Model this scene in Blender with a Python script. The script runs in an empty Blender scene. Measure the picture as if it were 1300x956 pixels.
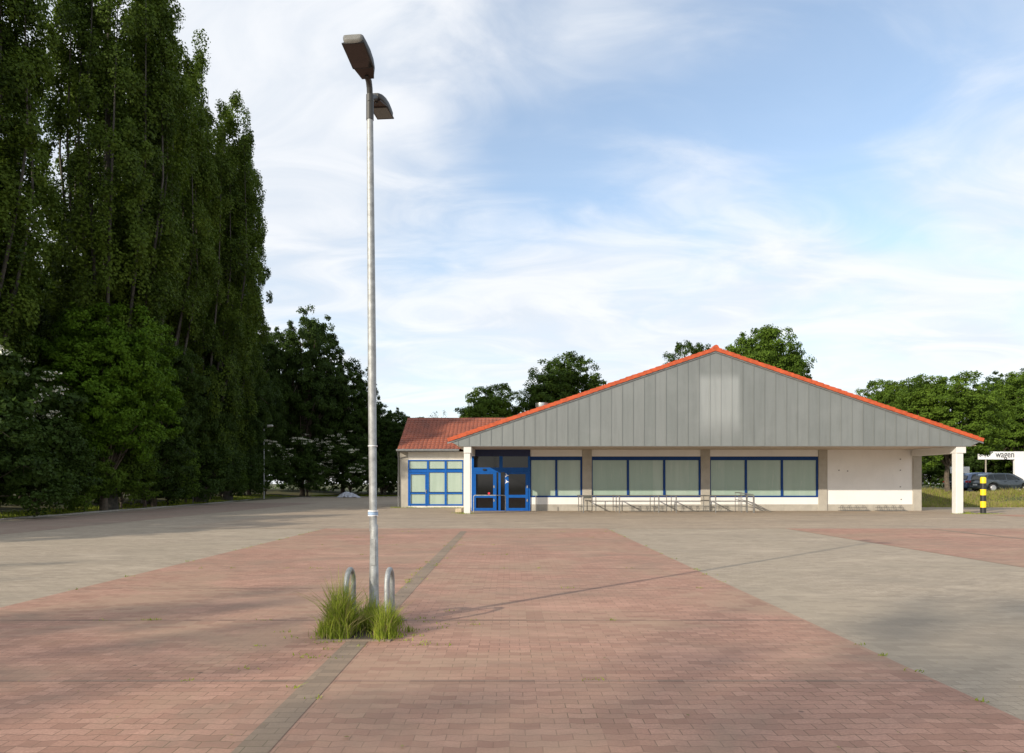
import bpy, math, random
import numpy as np
from mathutils import Vector, Matrix

R = math.radians
scene = bpy.context.scene
COL = scene.collection

# ------------------------------------------------------------------ helpers
def tag(o, label=None, cat=None, group=None, kind=None):
    if label: o['label'] = label
    if cat: o['category'] = cat
    if group: o['group'] = group
    if kind: o['kind'] = kind
    return o

def empty(name, loc, label, cat, group=None, rz=0.0):
    o = bpy.data.objects.new(name, None)
    COL.objects.link(o)
    o.location = loc
    o.rotation_euler = (0, 0, rz)
    o.empty_display_size = 0.3
    return tag(o, label, cat, group)

def origin(o):
    v = Vector((0, 0, 0))
    while o is not None:
        v += o.location
        o = o.parent
    return v

class MB:
    """collects shapes in world coordinates (or local ones when local=True)"""
    def __init__(s):
        s.v = []; s.f = []; s.sm = []; s.mi = []
        s.m = 0
    def add(s, vs, fs, smooth=False):
        b = len(s.v)
        s.v += [tuple(v) for v in vs]
        s.f += [tuple(i + b for i in f) for f in fs]
        s.sm += [smooth] * len(fs)
        s.mi += [s.m] * len(fs)
    def box(s, x0, x1, y0, y1, z0, z1, c=0.0):
        if c <= 0:
            vs = [(x, y, z) for z in (z0, z1) for y in (y0, y1) for x in (x0, x1)]
            s.add(vs, [(0, 2, 3, 1), (4, 5, 7, 6), (0, 1, 5, 4), (2, 6, 7, 3), (0, 4, 6, 2), (1, 3, 7, 5)])
            return
        # chamfered box
        c = min(c, (x1-x0)/2.1, (y1-y0)/2.1, (z1-z0)/2.1)
        X = (x0, x1); Y = (y0, y1); Z = (z0, z1)
        vs = []; idx = {}
        for i in (0, 1):
            for j in (0, 1):
                for k in (0, 1):
                    sx = c if i == 0 else -c; sy = c if j == 0 else -c; sz = c if k == 0 else -c
                    for a in range(3):
                        p = [X[i]+sx, Y[j]+sy, Z[k]+sz]
                        p[a] = (X[i], Y[j], Z[k])[a]
                        idx[(i, j, k, a)] = len(vs); vs.append(p)
        fs = []
        for a in range(3):
            b, d = [q for q in range(3) if q != a]
            for t in (0, 1):
                q = []
                for u, w in ((0, 0), (1, 0), (1, 1), (0, 1)):
                    key = [0, 0, 0]; key[a] = t; key[b] = u; key[d] = w
                    q.append(idx[(*key, a)])
                fs.append(q)
        for a in range(3):          # edges along axis a
            b, d = [q for q in range(3) if q != a]
            for u in (0, 1):
                for w in (0, 1):
                    k0 = [0, 0, 0]; k0[b] = u; k0[d] = w; k1 = list(k0); k1[a] = 1
                    fs.append([idx[(*k0, b)], idx[(*k1, b)], idx[(*k1, d)], idx[(*k0, d)]])
        for i in (0, 1):
            for j in (0, 1):
                for k in (0, 1):
                    fs.append([idx[(i, j, k, 0)], idx[(i, j, k, 1)], idx[(i, j, k, 2)]])
        # orient outward
        cx = Vector(((x0+x1)/2, (y0+y1)/2, (z0+z1)/2))
        out = []
        for f in fs:
            p = [Vector(vs[i]) for i in f]
            n = (p[1]-p[0]).cross(p[2]-p[0])
            m = sum(p, Vector((0, 0, 0)))/len(p) - cx
            out.append(f if n.dot(m) > 0 else f[::-1])
        s.add(vs, out)
    def tube(s, pts, r, n=10, caps=True, smooth=True):
        pts = [Vector(p) for p in pts]
        rr = r if isinstance(r, (list, tuple)) else [r]*len(pts)
        vs = []; fs = []
        up = None
        for i, p in enumerate(pts):
            if i == 0: t = pts[1]-pts[0]
            elif i == len(pts)-1: t = pts[-1]-pts[-2]
            else: t = (pts[i+1]-p).normalized() + (p-pts[i-1]).normalized()
            t.normalize()
            if up is None:
                up = t.orthogonal().normalized()
            else:
                up = (up - t*up.dot(t))
                if up.length < 1e-6: up = t.orthogonal()
                up.normalize()
            w = t.cross(up)
            for k in range(n):
                a = 2*math.pi*k/n
                vs.append(p + (up*math.cos(a) + w*math.sin(a))*rr[i])
        for i in range(len(pts)-1):
            for k in range(n):
                a = i*n+k; b = i*n+(k+1) % n
                fs.append((a, b, b+n, a+n))
        s.add(vs, fs, smooth)
        if caps:
            m = len(pts)-1
            s.add(vs[:n], [tuple(range(n))[::-1]])
            s.add(vs[m*n:], [tuple(range(n))])
    def prism(s, poly, axis, a, b):
        """poly: 2D points; axis 'x' -> (y,z), 'y' -> (x,z), 'z' -> (x,y)"""
        def P(p, t):
            if axis == 'x': return (t, p[0], p[1])
            if axis == 'y': return (p[0], t, p[1])
            return (p[0], p[1], t)
        n = len(poly)
        vs = [P(p, a) for p in poly] + [P(p, b) for p in poly]
        fs = [tuple(range(n)), tuple(range(2*n-1, n-1, -1))]
        for i in range(n):
            j = (i+1) % n
            fs.append((i, i+n, j+n, j))
        area = sum(poly[i][0]*poly[(i+1) % n][1]-poly[(i+1) % n][0]*poly[i][1] for i in range(n))
        flip = (area > 0) == (b > a)
        if axis == 'y': flip = not flip
        if flip: fs = [f[::-1] for f in fs]
        s.add(vs, fs)
    def build(s, name, mats, parent=None, local=False):
        me = bpy.data.meshes.new(name)
        off = Vector((0, 0, 0)) if (local or parent is None) else origin(parent)
        me.from_pydata([(v[0]-off.x, v[1]-off.y, v[2]-off.z) for v in s.v], [], s.f)
        if not isinstance(mats, (list, tuple)): mats = [mats]
        for m in mats: me.materials.append(m)
        me.polygons.foreach_set('use_smooth', s.sm)
        me.polygons.foreach_set('material_index', s.mi)
        me.update()
        o = bpy.data.objects.new(name, me)
        COL.objects.link(o)
        if parent is not None: o.parent = parent
        return o

def box_part(name, mat, parent, *b, c=0.0):
    m = MB(); m.box(*b, c=c); return m.build(name, mat, parent)

def fast_mesh(name, V, F, mat, parent=None, smooth=False):
    """V (n,3), F (m,4) numpy"""
    me = bpy.data.meshes.new(name)
    k = F.shape[1]
    me.vertices.add(len(V)); me.vertices.foreach_set('co', V.astype(np.float32).ravel())
    me.loops.add(F.size); me.loops.foreach_set('vertex_index', F.astype(np.int32).ravel())
    me.polygons.add(len(F)); me.polygons.foreach_set('loop_start', np.arange(0, F.size, k, dtype=np.int32))
    me.polygons.foreach_set('use_smooth', np.full(len(F), smooth))
    me.materials.append(mat)
    me.update(calc_edges=True)
    o = bpy.data.objects.new(name, me)
    COL.objects.link(o)
    if parent is not None: o.parent = parent
    return o

def copy_tree(o, parent=None):
    c = o.copy(); COL.objects.link(c); c.parent = parent
    for ch in list(o.children): copy_tree(ch, c)
    return c

# ------------------------------------------------------------------ materials
class NT:
    def __init__(s, name):
        s.m = bpy.data.materials.new(name); s.m.use_nodes = True
        s.t = s.m.node_tree; s.n = s.t.nodes; s.l = s.t.links
        s.b = s.n['Principled BSDF']
    def node(s, typ, **kw):
        n = s.n.new(typ)
        for k, v in kw.items(): setattr(n, k, v)
        return n
    def set(s, node, **kw):
        for k, v in kw.items(): node.inputs[k.replace('_', ' ')].default_value = v
    def link(s, a, b): s.l.new(a, b)
    def math(s, op, a, b=None, clamp=False):
        n = s.node('ShaderNodeMath', operation=op); n.use_clamp = clamp
        for i, x in enumerate((a, b)):
            if x is None: continue
            if isinstance(x, (int, float)): n.inputs[i].default_value = x
            else: s.link(x, n.inputs[i])
        return n.outputs[0]
    def mix(s, fac, a, b, blend='MIX'):
        n = s.node('ShaderNodeMix', data_type='RGBA', blend_type=blend)
        for sock, x in ((n.inputs[0], fac), (n.inputs[6], a), (n.inputs[7], b)):
            if isinstance(x, (int, float)): sock.default_value = x
            elif isinstance(x, tuple): sock.default_value = (*x[:3], 1)
            else: s.link(x, sock)
        return n.outputs[2]
    def noise(s, vec, scale, detail=4, rough=0.55, dist=0.0):
        n = s.node('ShaderNodeTexNoise')
        n.inputs['Scale'].default_value = scale; n.inputs['Detail'].default_value = detail
        n.inputs['Roughness'].default_value = rough; n.inputs['Distortion'].default_value = dist
        if vec is not None: s.link(vec, n.inputs['Vector'])
        return n.outputs['Fac']
    def ramp(s, fac, lo, hi, a=0.0, b=1.0):
        n = s.node('ShaderNodeMapRange'); n.interpolation_type = 'SMOOTHSTEP'
        s.link(fac, n.inputs[0])
        for i, x in enumerate((lo, hi, a, b)): n.inputs[1+i].default_value = x
        return n.outputs[0]
    def pos(s): return s.node('ShaderNodeNewGeometry').outputs['Position']
    def obj(s): return s.node('ShaderNodeTexCoord').outputs['Object']
    def scale(s, vec, sc):
        n = s.node('ShaderNodeVectorMath', operation='MULTIPLY'); s.link(vec, n.inputs[0]); n.inputs[1].default_value = sc
        return n.outputs[0]
    def bump(s, h, strength, dist):
        n = s.node('ShaderNodeBump'); n.inputs['Strength'].default_value = strength; n.inputs['Distance'].default_value = dist
        s.link(h, n.inputs['Height']); s.link(n.outputs[0], s.b.inputs['Normal'])
    def fin(s, col=None, rough=0.6, metal=0.0, **kw):
        if isinstance(col, tuple): s.b.inputs['Base Color'].default_value = (*col, 1)
        elif col is not None: s.link(col, s.b.inputs['Base Color'])
        if isinstance(rough, (int, float)): s.b.inputs['Roughness'].default_value = rough
        else: s.link(rough, s.b.inputs['Roughness'])
        s.b.inputs['Metallic'].default_value = metal
        for k, v in kw.items(): s.b.inputs[k.replace('_', ' ')].default_value = v
        return s.m

def surf(name, col, var=0.15, sc=3.0, rough=0.6, metal=0.0, grime=0.0, bump=0.0, **kw):
    """paint-like surface with blotchy variation (and optional dirt patches)"""
    t = NT(name); p = t.pos()
    n1 = t.noise(p, sc, 5, .6); n2 = t.noise(p, sc*9, 3, .6)
    f = t.math('ADD', t.math('MULTIPLY', n1, .7), t.math('MULTIPLY', n2, .3))
    dk = tuple(c*(1-var) for c in col); lt = tuple(min(1, c*(1+var)) for c in col)
    c = t.mix(t.ramp(f, .3, .7), dk, lt)
    if grime:
        g = t.noise(t.scale(p, (2.2, 2.2, .5)), 1.3, 6, .7)
        c = t.mix(t.math('MULTIPLY', t.ramp(g, .5, .75), grime), c, tuple(x*.45 for x in col))
    if bump: t.bump(n2, bump, .01)
    return t.fin(c, rough, metal, **kw)

def paving(name, ca, cb, mortar, stain, wavy=.018, bw=.2, bh=.1, moss=.35):
    t = NT(name); p = t.pos()
    sp = t.node('ShaderNodeSeparateXYZ'); t.link(p, sp.inputs[0])
    # zigzag edges of interlocking blocks
    pp = t.math('PINGPONG', sp.outputs[0], bw/2)
    off = t.math('MULTIPLY', pp, wavy/(bw/2))
    y2 = t.math('ADD', sp.outputs[1], off)
    wob = t.noise(p, .9, 2, .5)
    y3 = t.math('ADD', y2, t.math('MULTIPLY', wob, .10))
    cx = t.node('ShaderNodeCombineXYZ'); t.link(sp.outputs[0], cx.inputs[0]); t.link(y3, cx.inputs[1])
    br = t.node('ShaderNodeTexBrick'); br.offset = .5
    t.link(cx.outputs[0], br.inputs['Vector'])
    t.set(br, Scale=1.0, Mortar_Size=.0035, Mortar_Smooth=.25, Bias=0.0, Brick_Width=bw, Row_Height=bh)
    br.inputs['Color1'].default_value = (*ca, 1); br.inputs['Color2'].default_value = (*cb, 1)
    br.inputs['Mortar'].default_value = (*mortar, 1)
    fine = t.noise(p, 60, 4, .7)
    c = t.mix(t.ramp(fine, .3, .75, 0, .5), br.outputs['Color'], tuple(x*.55 for x in ca))
    big = t.noise(p, .35, 6, .62, .6)
    c = t.mix(t.ramp(big, .42, .62, 0, .8), c, stain)
    pv = t.node('ShaderNodeTexNoise', noise_dimensions='3D'); sn = t.node('ShaderNodeVectorMath', operation='SNAP'); t.link(cx.outputs[0], sn.inputs[0]); sn.inputs[1].default_value = (bw, bh, 1)
    pv.inputs['Scale'].default_value = 7.7; pv.inputs['Detail'].default_value = 0; t.link(sn.outputs[0], pv.inputs['Vector'])
    c = t.mix(t.ramp(pv.outputs['Fac'], .45, .72, 0, .6), c, tuple(x*.7 for x in ca))
    dirt = t.noise(t.scale(p, (.8, 1.3, 1)), .33, 8, .72, 1.0)
    c = t.mix(t.ramp(dirt, .47, .66, 0, .62), c, tuple(x*.66+.02 for x in stain))
    mid = t.noise(t.scale(p, (1, 1.6, 1)), 1.7, 6, .7)
    c = t.mix(t.ramp(mid, .5, .8, 0, .45), c, tuple(x*.62 for x in stain))
    # worn rows running across, moss in some joints
    row = t.noise(t.scale(p, (.18, 3.4, 1)), 1.6, 3, .6)
    c = t.mix(t.ramp(row, .58, .78, 0, .38), c, tuple(x*.5 for x in stain))
    lite = t.noise(t.scale(p, (.5, 1.1, 1)), .8, 4, .6)
    c = t.mix(t.ramp(lite, .52, .75, 0, .35), c, tuple(min(1, x*1.35) for x in cb))
    ms = t.math('MULTIPLY', br.outputs['Fac'], t.ramp(t.noise(p, .6, 3, .6), .5, .62, 0, moss))
    c = t.mix(ms, c, (.07, .085, .03))
    # dark spots (chewing gum, oil)
    vo = t.node('ShaderNodeTexVoronoi'); t.link(p, vo.inputs['Vector']); vo.inputs['Scale'].default_value = 1.3
    c = t.mix(t.ramp(vo.outputs['Distance'], .02, .035, .55, 0), c, (.05, .045, .04))
    h = t.math('SUBTRACT', t.math('MULTIPLY', fine, .25), br.outputs['Fac'])
    t.bump(h, .55, .006)
    return t.fin(c, .82, 0, Specular_IOR_Level=.3)

def foliage(name, dark, light, trans=.22, sc=.5):
    t = NT(name); p = t.pos()
    g = t.node('ShaderNodeNewGeometry')
    rnd = g.outputs['Random Per Island']
    n = t.noise(p, sc, 3, .6)
    c = t.mix(t.ramp(n, .35, .65), dark, light)
    c = t.mix(t.math('MULTIPLY', rnd, .55), c, tuple(x*1.7 for x in light))
    t.fin(c, .6, 0, Specular_IOR_Level=.12)
    tr = t.node('ShaderNodeBsdfTranslucent'); t.link(t.mix(.5, c, (.12, .2, .02)), tr.inputs['Color'])
    mx = t.node('ShaderNodeMixShader'); mx.inputs[0].default_value = trans
    out = [n for n in t.n if n.type == 'OUTPUT_MATERIAL'][0]
    t.link(t.b.outputs[0], mx.inputs[1]); t.link(tr.outputs[0], mx.inputs[2]); t.link(mx.outputs[0], out.inputs[0])
    return t.m

M = {}
M['red'] = paving('red_paver', (.405, .225, .160), (.50, .290, .212), (.19, .125, .085), (.37, .25, .172))
M['grey'] = paving('grey_paver', (.40, .325, .24), (.475, .39, .295), (.20, .165, .12), (.37, .305, .225), moss=.12)
M['tan'] = paving('tan_paver', (.40, .31, .225), (.47, .375, .275), (.22, .17, .12), (.36, .285, .21), moss=.3)
M['strip'] = paving('dark_paver', (.265, .20, .145), (.32, .245, .18), (.14, .11, .08), (.30, .22, .155), wavy=0)
M['strip2'] = paving('faded_dark_paver', (.29, .195, .145), (.42, .26, .195), (.24, .16, .12), (.34, .215, .155), wavy=0)
M['shadedred'] = paving('shaded_red_paver', (.33, .235, .18), (.39, .28, .215), (.17, .125, .09), (.32, .25, .19))  # red paving with the tree shade put into its duller, greyer colour
M['asphalt'] = surf('asphalt', (.055, .055, .057), .25, 4, .85, bump=.3)
M['earth'] = surf('earth', (.055, .042, .028), .35, 8, .95, bump=.6)
M['kerb'] = surf('concrete_kerb', (.33, .31, .27), .2, 4, .85, grime=.5)
M['concrete'] = surf('concrete', (.40, .365, .31), .12, 3, .8, grime=.25)
M['plinth'] = surf('plinth_render', (.40, .37, .315), .12, 3, .85, grime=.35)
M['pilaster'] = surf('pilaster_render', (.40, .37, .315), .1, 2.5, .85, grime=.2)
M['white'] = surf('white_render', (.79, .775, .745), .035, 1.2, .85, grime=.07)
M['offwhite'] = surf('off_white_render', (.72, .69, .63), .06, 1.5, .85, grime=.25)
M['whitepaint'] = surf('white_paint', (.66, .65, .62), .05, 2, .6)
M['boardwhite'] = surf('white_board', (.80, .80, .80), .03, 2, .5)
M['soffit'] = surf('soffit_boards', (.52, .43, .34), .08, 2, .7)
M['blue'] = surf('blue_paint', (.003, .092, .37), .12, 4, .5, Specular_IOR_Level=.25)
M['shadedblue'] = surf('shaded_blue_paint', (.003, .040, .18), .12, 4, .5, Specular_IOR_Level=.25)  # same blue paint, darkened in the colour to show canopy shade on window frames
M['navy'] = surf('navy_paint', (.004, .014, .075), .12, 4, .45)
M['orange'] = surf('orange_tile', (.46, .080, .022), .25, 5, .45)
M['galv'] = surf('galvanised_steel', (.34, .35, .345), .28, 12, .58, .45)
M['galvd'] = surf('dull_galvanised_steel', (.17, .165, .155), .2, 12, .55, .4)
M['steel'] = surf('stainless_steel', (.62, .62, .61), .08, 4, .25, .9)
M['lampgrey'] = surf('lamp_housing', (.045, .045, .042), .15, 8, .5, .1)
M['lampdark'] = surf('lamp_underside', (.030, .018, .014), .25, 20, .5)
M['lampglass'] = surf('lamp_glass', (.006, .0055, .005), .6, 14, .12, 0, Coat_Weight=.4)
M['lampbowl'] = surf('lamp_bowl', (.28, .275, .25), .15, 25, .2, 0, Transmission_Weight=.35)
M['black'] = surf('black_plastic', (.02, .02, .02), .2, 9, .5)
M['rubber'] = surf('tyre_rubber', (.025, .025, .025), .2, 9, .8)
M['yellow'] = surf('yellow_paint', (.85, .62, .01), .06, 8, .45)
M['blackpaint'] = surf('black_paint', (.018, .018, .02), .2, 8, .45)
M['gutter'] = surf('zinc_gutter', (.22, .225, .22), .15, 6, .5, .5)
M['doorglass'] = surf('dark_door_glass', (.006, .006, .007), .3, 2, .06)
M['carglass'] = surf('car_glass', (.02, .028, .03), .2, 3, .05)
M['redlight'] = surf('red_lens', (.5, .02, .02), .1, 9, .2)
M['clearlight'] = surf('clear_lens', (.7, .7, .7), .1, 9, .15)
M['alloy'] = surf('alloy_rim', (.55, .55, .56), .1, 9, .35, .6)
M['sticker'] = surf('white_sticker', (.85, .85, .85), .04, 9, .5)
M['redsticker'] = surf('red_sticker', (.75, .03, .06), .04, 9, .5)
M['bluesticker'] = surf('blue_tape', (.30, .42, .58), .25, 40, .4)
M['tarp'] = surf('pale_sheet', (.45, .47, .52), .2, 6, .5)
M['ink'] = surf('dark_lettering', (.03, .03, .035), .1, 9, .5)
M['bark'] = surf('bark', (.10, .080, .058), .4, 7, .95, bump=.8)
M['barkg'] = surf('pale_poplar_bark', (.075, .068, .055), .4, 5, .95, bump=.8)
M['post'] = surf('weathered_post', (.30, .27, .22), .2, 7, .8)
M['signdark'] = surf('grey_plate', (.10, .11, .10), .1, 7, .5)

# shop window film: pale green, faint folds of the sheet behind the pane
t = NT('filmed_window_glass'); p = t.pos()
w = t.noise(t.scale(p, (3.0, 1, .25)), 1.0, 3, .5); s2 = t.noise(p, .8, 5, .6)
c = t.mix(t.ramp(w, .3, .7), (.34, .43, .36), (.39, .48, .41))
c = t.mix(t.ramp(s2, .45, .75, 0, .35), c, (.30, .38, .325))
sp = t.node('ShaderNodeSeparateXYZ'); t.link(p, sp.inputs[0])
wn = t.node('ShaderNodeTexWhiteNoise', noise_dimensions='1D'); t.link(t.math('FLOOR', t.math('DIVIDE', sp.outputs[0], 2.11)), wn.inputs['W'])
c = t.mix(t.ramp(wn.outputs['Value'], 0, 1, 0, .55), c, (.27, .38, .31))
c = t.mix(t.ramp(t.noise(t.scale(p, (1, 1, .12)), 11, 2, .5), .62, .7, 0, .25), c, (.45, .50, .45))
M['film'] = t.fin(c, .10, 0, Specular_IOR_Level=.5)

# zinc fascia: each sheet weathers a little differently, paler rectangle where a shop sign hung
t = NT('zinc_cladding'); p = t.pos()
sp = t.node('ShaderNodeSeparateXYZ'); t.link(p, sp.inputs[0])
pan = t.math('FLOOR', t.math('DIVIDE', t.math('ADD', sp.outputs[0], 3.3), .577))
wn = t.node('ShaderNodeTexWhiteNoise', noise_dimensions='1D'); t.link(pan, wn.inputs['W'])
st = t.noise(t.scale(p, (2.5, 1, .22)), 1.5, 5, .6); bl = t.noise(p, .5, 4, .6); fg = t.noise(p, 7, 5, .7)
c = t.mix(wn.outputs['Value'], (.205, .220, .212), (.235, .248, .240))
c = t.mix(t.ramp(st, .4, .75, 0, .5), c, (.165, .175, .168))
c = t.mix(t.ramp(bl, .45, .7, 0, .45), c, (.265, .278, .268))
c = t.mix(t.ramp(fg, .45, .7, 0, .25), c, (.23, .235, .225))
def edge(a, x, w):      # soft step
    return t.ramp(a, x-w, x+w)
mx_ = t.math('MULTIPLY', edge(sp.outputs[0], 10.02, .17), t.math('SUBTRACT', 1.0, edge(sp.outputs[0], 12.1, .12)))
mz_ = t.math('MULTIPLY', edge(sp.outputs[2], 4.6, .8), t.math('SUBTRACT', 1.0, edge(sp.outputs[2], 7.25, .3)))
mk = t.math('MULTIPLY', t.math('MULTIPLY', mx_, mz_), .8)
mk = t.math('MULTIPLY', mk, t.ramp(st, .25, .6, .55, 1.0))
c = t.mix(mk, c, (.36, .375, .365))
t.bump(st, .15, .02)
M['zinc'] = t.fin(c, .45, .35)

# old clay roof tiles
t = NT('clay_roof_tiles'); p = t.pos()
g = t.noise(p, 1.1, 6, .65); f = t.noise(p, 9, 4, .6)
c = t.mix(t.ramp(f, .3, .7), (.24, .068, .036), (.34, .105, .058))
c = t.mix(t.ramp(g, .42, .7, 0, .6), c, (.13, .045, .03))
M['tiles'] = t.fin(c, .7)

# rough grassland ground
t = NT('grass_ground'); p = t.pos()
g = t.noise(p, .35, 6, .65); f = t.noise(p, 14, 5, .7)
c = t.mix(t.ramp(g, .35, .65), (.055, .08, .018), (.13, .115, .045))
c = t.mix(t.ramp(f, .4, .7, 0, .6), c, (.04, .05, .014))
t.bump(f, .8, .08)
M['ground'] = t.fin(c, .95)

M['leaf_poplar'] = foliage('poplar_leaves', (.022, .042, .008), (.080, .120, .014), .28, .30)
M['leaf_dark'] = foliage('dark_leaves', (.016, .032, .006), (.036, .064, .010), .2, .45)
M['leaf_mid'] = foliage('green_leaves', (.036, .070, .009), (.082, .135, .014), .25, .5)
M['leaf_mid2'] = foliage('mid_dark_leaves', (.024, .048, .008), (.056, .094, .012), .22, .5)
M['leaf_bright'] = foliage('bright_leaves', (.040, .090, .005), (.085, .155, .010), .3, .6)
M['petal'] = surf('cream_blossom', (.78, .77, .62), .2, 8, .8)
M['blade'] = foliage('grass_blades', (.11, .17, .016), (.33, .38, .05), .45, 9)
M['straw'] = foliage('dry_blades', (.20, .16, .075), (.30, .24, .11), .3, 6)

# ------------------------------------------------------------------ ground and paving
BANK_X0 = 24.5
def ground_z(x, y):
    x = np.asarray(x, float); y = np.asarray(y, float)
    def ss(a, lo, hi):
        q = np.clip((a-lo)/(hi-lo), 0, 1); return q*q*(3-2*q)
    z = np.full(np.broadcast(x, y).shape, -.04)
    z = z + .96*ss(y, 46.2, 52.0)*ss(x, 25.5, 30.0)
    z = z + .45*ss(-x, 23.0, 30.0)
    z = z + .3*ss(y, 82, 90)*(1-ss(x, 20, 30))
    return z

xs = np.unique(np.concatenate([np.linspace(-900, -80, 12), np.arange(-80, 110, 1.5), np.linspace(110, 900, 12)]))
ys = np.unique(np.concatenate([np.linspace(-400, -60, 8), np.arange(-60, 130, 1.5), np.linspace(130, 1500, 14)]))
GX, GY = np.meshgrid(xs, ys)
rs = np.random.RandomState(3)
GZ = ground_z(GX, GY)
outside = ((GX < -25) | (GX > 30) & (GY > 48) | (GY > 84))
GZ = GZ + np.where(outside, rs.normal(0, .04, GX.shape), 0)
V = np.stack([GX.ravel(), GY.ravel(), GZ.ravel()], 1)
nx = len(xs); ny = len(ys)
I = (np.arange(ny-1)[:, None]*nx + np.arange(nx-1)[None, :]).ravel()
F = np.stack([I, I+1, I+1+nx, I+nx], 1)
tag(fast_mesh('ground', V, F, M['ground'], smooth=True), kind='structure')

def sheet(name, poly, z, mat, zlow=None):
    m = MB()
    area = sum(poly[i][0]*poly[(i+1) % len(poly)][1]-poly[(i+1) % len(poly)][0]*poly[i][1] for i in range(len(poly)))
    if area < 0: poly = poly[::-1]
    m.add([(x, y, z) for x, y in poly], [tuple(range(len(poly)))])
    return tag(m.build(name, mat), kind='structure')

EDGE = [(-21.8, -30), (-21.9, 20), (-22.2, 30), (-22.8, 38), (-23.3, 48), (-24.2, 58), (-25.3, 67), (-25.6, 73), (-24.2, 78), (-20, 81), (-12, 82)]
lot = EDGE + [(15, 82), (30, 60), (30.0, 46.0), (70, 46.0), (70, -30)]
sheet('parking_pavement', lot, 0.0, M['grey'])
sheet('forecourt_pavement', [(-6.56, 24.3), (60, 24.3), (60, 41.5), (-3, 41.5), (-3, 45.4), (-12, 45.4), (-12, 24.3)], .004, M['tan'])
sheet('parking_pavement', [(-6.56, -9.8), (3.46, -9.8), (3.46, 24.3), (-6.56, 24.3)], .004, M['red'])
sheet('parking_pavement', [(9.8, -9.8), (19.8, -9.8), (19.8, 24.3), (9.8, 24.3)], .004, M['red'])
sheet('parking_pavement', [(24.5, 25.0), (55, 25.0), (55, 35.0), (24.5, 35.0)], .008, M['red'])
sheet('parking_pavement', [(-16.0, -9.8), (-15.9, 57), (-23.0, 57), (-22.2, 48), (-21.7, 38), (-21.0, 28), (-20.9, -9.8)], .004, M['shadedred'])
# bay division lines: centre strips and thin cross rows
def strips(name, rects, z, mat):
    m = MB()
    for x0, x1, y0, y1 in rects:
        m.add([(x0, y0, z), (x1, y0, z), (x1, y1, z), (x0, y1, z)], [(0, 1, 2, 3)])
    return tag(m.build(name, mat), kind='structure')
ycr = [24.2-2.45*i for i in range(1, 14)]
ycr = [22.65-2.45*i for i in range(0, 13)]
strips('paving_strip', [(-1.65, -1.43, -9.8, 22.9), (14.7, 14.92, -9.8, 24.0)], .0075, M['strip'])
seg = []
for y in ycr:
    seg += [(-6.5, -1.66, y, y+.055), (-1.42, 3.42, y, y+.055), (9.85, 14.69, y, y+.055), (14.93, 19.7, y, y+.055)]
strips('paving_strip', seg, .0055, M['strip2'])
# kerb along the wooded edge
m = MB()
for (x0, y0), (x1, y1) in zip(EDGE[:-1], EDGE[1:]):
    d = Vector((x1-x0, y1-y0, 0)); n = int(d.length/1.0)+1
    nn = Vector((-d.y, d.x, 0)).normalized()*.12
    for i in range(n):
        a = Vector((x0, y0, 0)) + d*(i/n); b = Vector((x0, y0, 0)) + d*((i+1)/n) - d.normalized()*.012
        h = .075 + .012*math.sin(i*7.3)
        vs = [a, b, b+nn, a+nn]
        m.add([(v.x, v.y, -.03) for v in vs] + [(v.x, v.y, h) for v in vs],
              [(4, 5, 6, 7), (0, 1, 5, 4), (1, 2, 6, 5), (2, 3, 7, 6), (3, 0, 4, 7)])
tag(m.build('kerb', M['kerb']), kind='structure')
# upper car park behind the bank
sheet('upper_parking_road', [(33, 51.5), (75, 51.5), (75, 70), (33, 70)], .935, M['asphalt'])

# ------------------------------------------------------------------ shop building
CX = 10.85
YF = 36.0       # fascia plane
YW = 40.2       # shop front plane
XL, XR = -2.28, 24.2
ZF = 3.60       # underside of the fascia
ZE, ZR = 3.93, 8.74
XE0, XE1 = -3.28, 24.95
SL = (ZR-ZE)/(CX-XE0)
def roofz(x): return ZR - abs(x-CX)*SL
bld = empty('shop_building', (CX, YW, 0), 'long white former supermarket with grey zinc gable, orange roof edge and blue windows', 'building')

# walls of the hall
m = MB()
m.box(XL+.02, XR-.03, YW+.10, YW+.35, 0, ZF-.003)
m.box(XL, XL+.3, YW+.36, 82, 0, ZF+.35)
m.box(XR-.3, XR, YW+.36, 82, 0, ZF+.35)
m.box(XL, XR, 81.7, 82.0, 0, ZF+.35)
m.build('wall', M['white'], bld)
# front wall faces between openings (white), proud of the core
PX = lambda px, d=YW: (px-647)/867*d
PZ = lambda py, d=YW: 1.6+(614-py)/867*d
piers = [(PX(739.2), PX(751.2)), (PX(889.4), PX(901.2)), (PX(1038.6), PX(1050)), (PX(1158.4), PX(1169.4))]
wins = [(PX(673.3), piers[0][0], 2), (piers[0][1], piers[1][0], 3), (piers[1][1], piers[2][0], 3)]
zt, zb, zp = PZ(579.5), PZ(631.4), PZ(640.3)
m = MB()
for a, b, n in wins:
    m.box(a, b, YW, YW+.10, zt, ZF-.003)           # spandrel over the window
    m.box(a, b, YW, YW+.10, zp, zb)                # parapet under it
m.box(piers[2][1], piers[3][0], YW, YW+.10, zp, ZF-.003)
m.build('front_wall', M['white'], bld)
m = MB()
for a, b, n in wins:
    m.box(a, b, YW-.012, YW+.10, 0, zp-.002)
m.box(piers[2][1], piers[3][0], YW-.012, YW+.10, 0, zp-.002)
m.build('plinth', M['plinth'], bld)
for a, b in piers:
    mm = MB(); mm.box(a+.003, b-.003, YW-.07, YW+.10, 0, ZF-.003, c=.012)
    mm.build('pilaster', M['pilaster'], bld)
box_part('postbox', M['signdark'], bld, PX(740.3, 40.0), PX(750.3, 40.0), YW-.12, YW-.073, .76, .92, c=.01)

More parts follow.
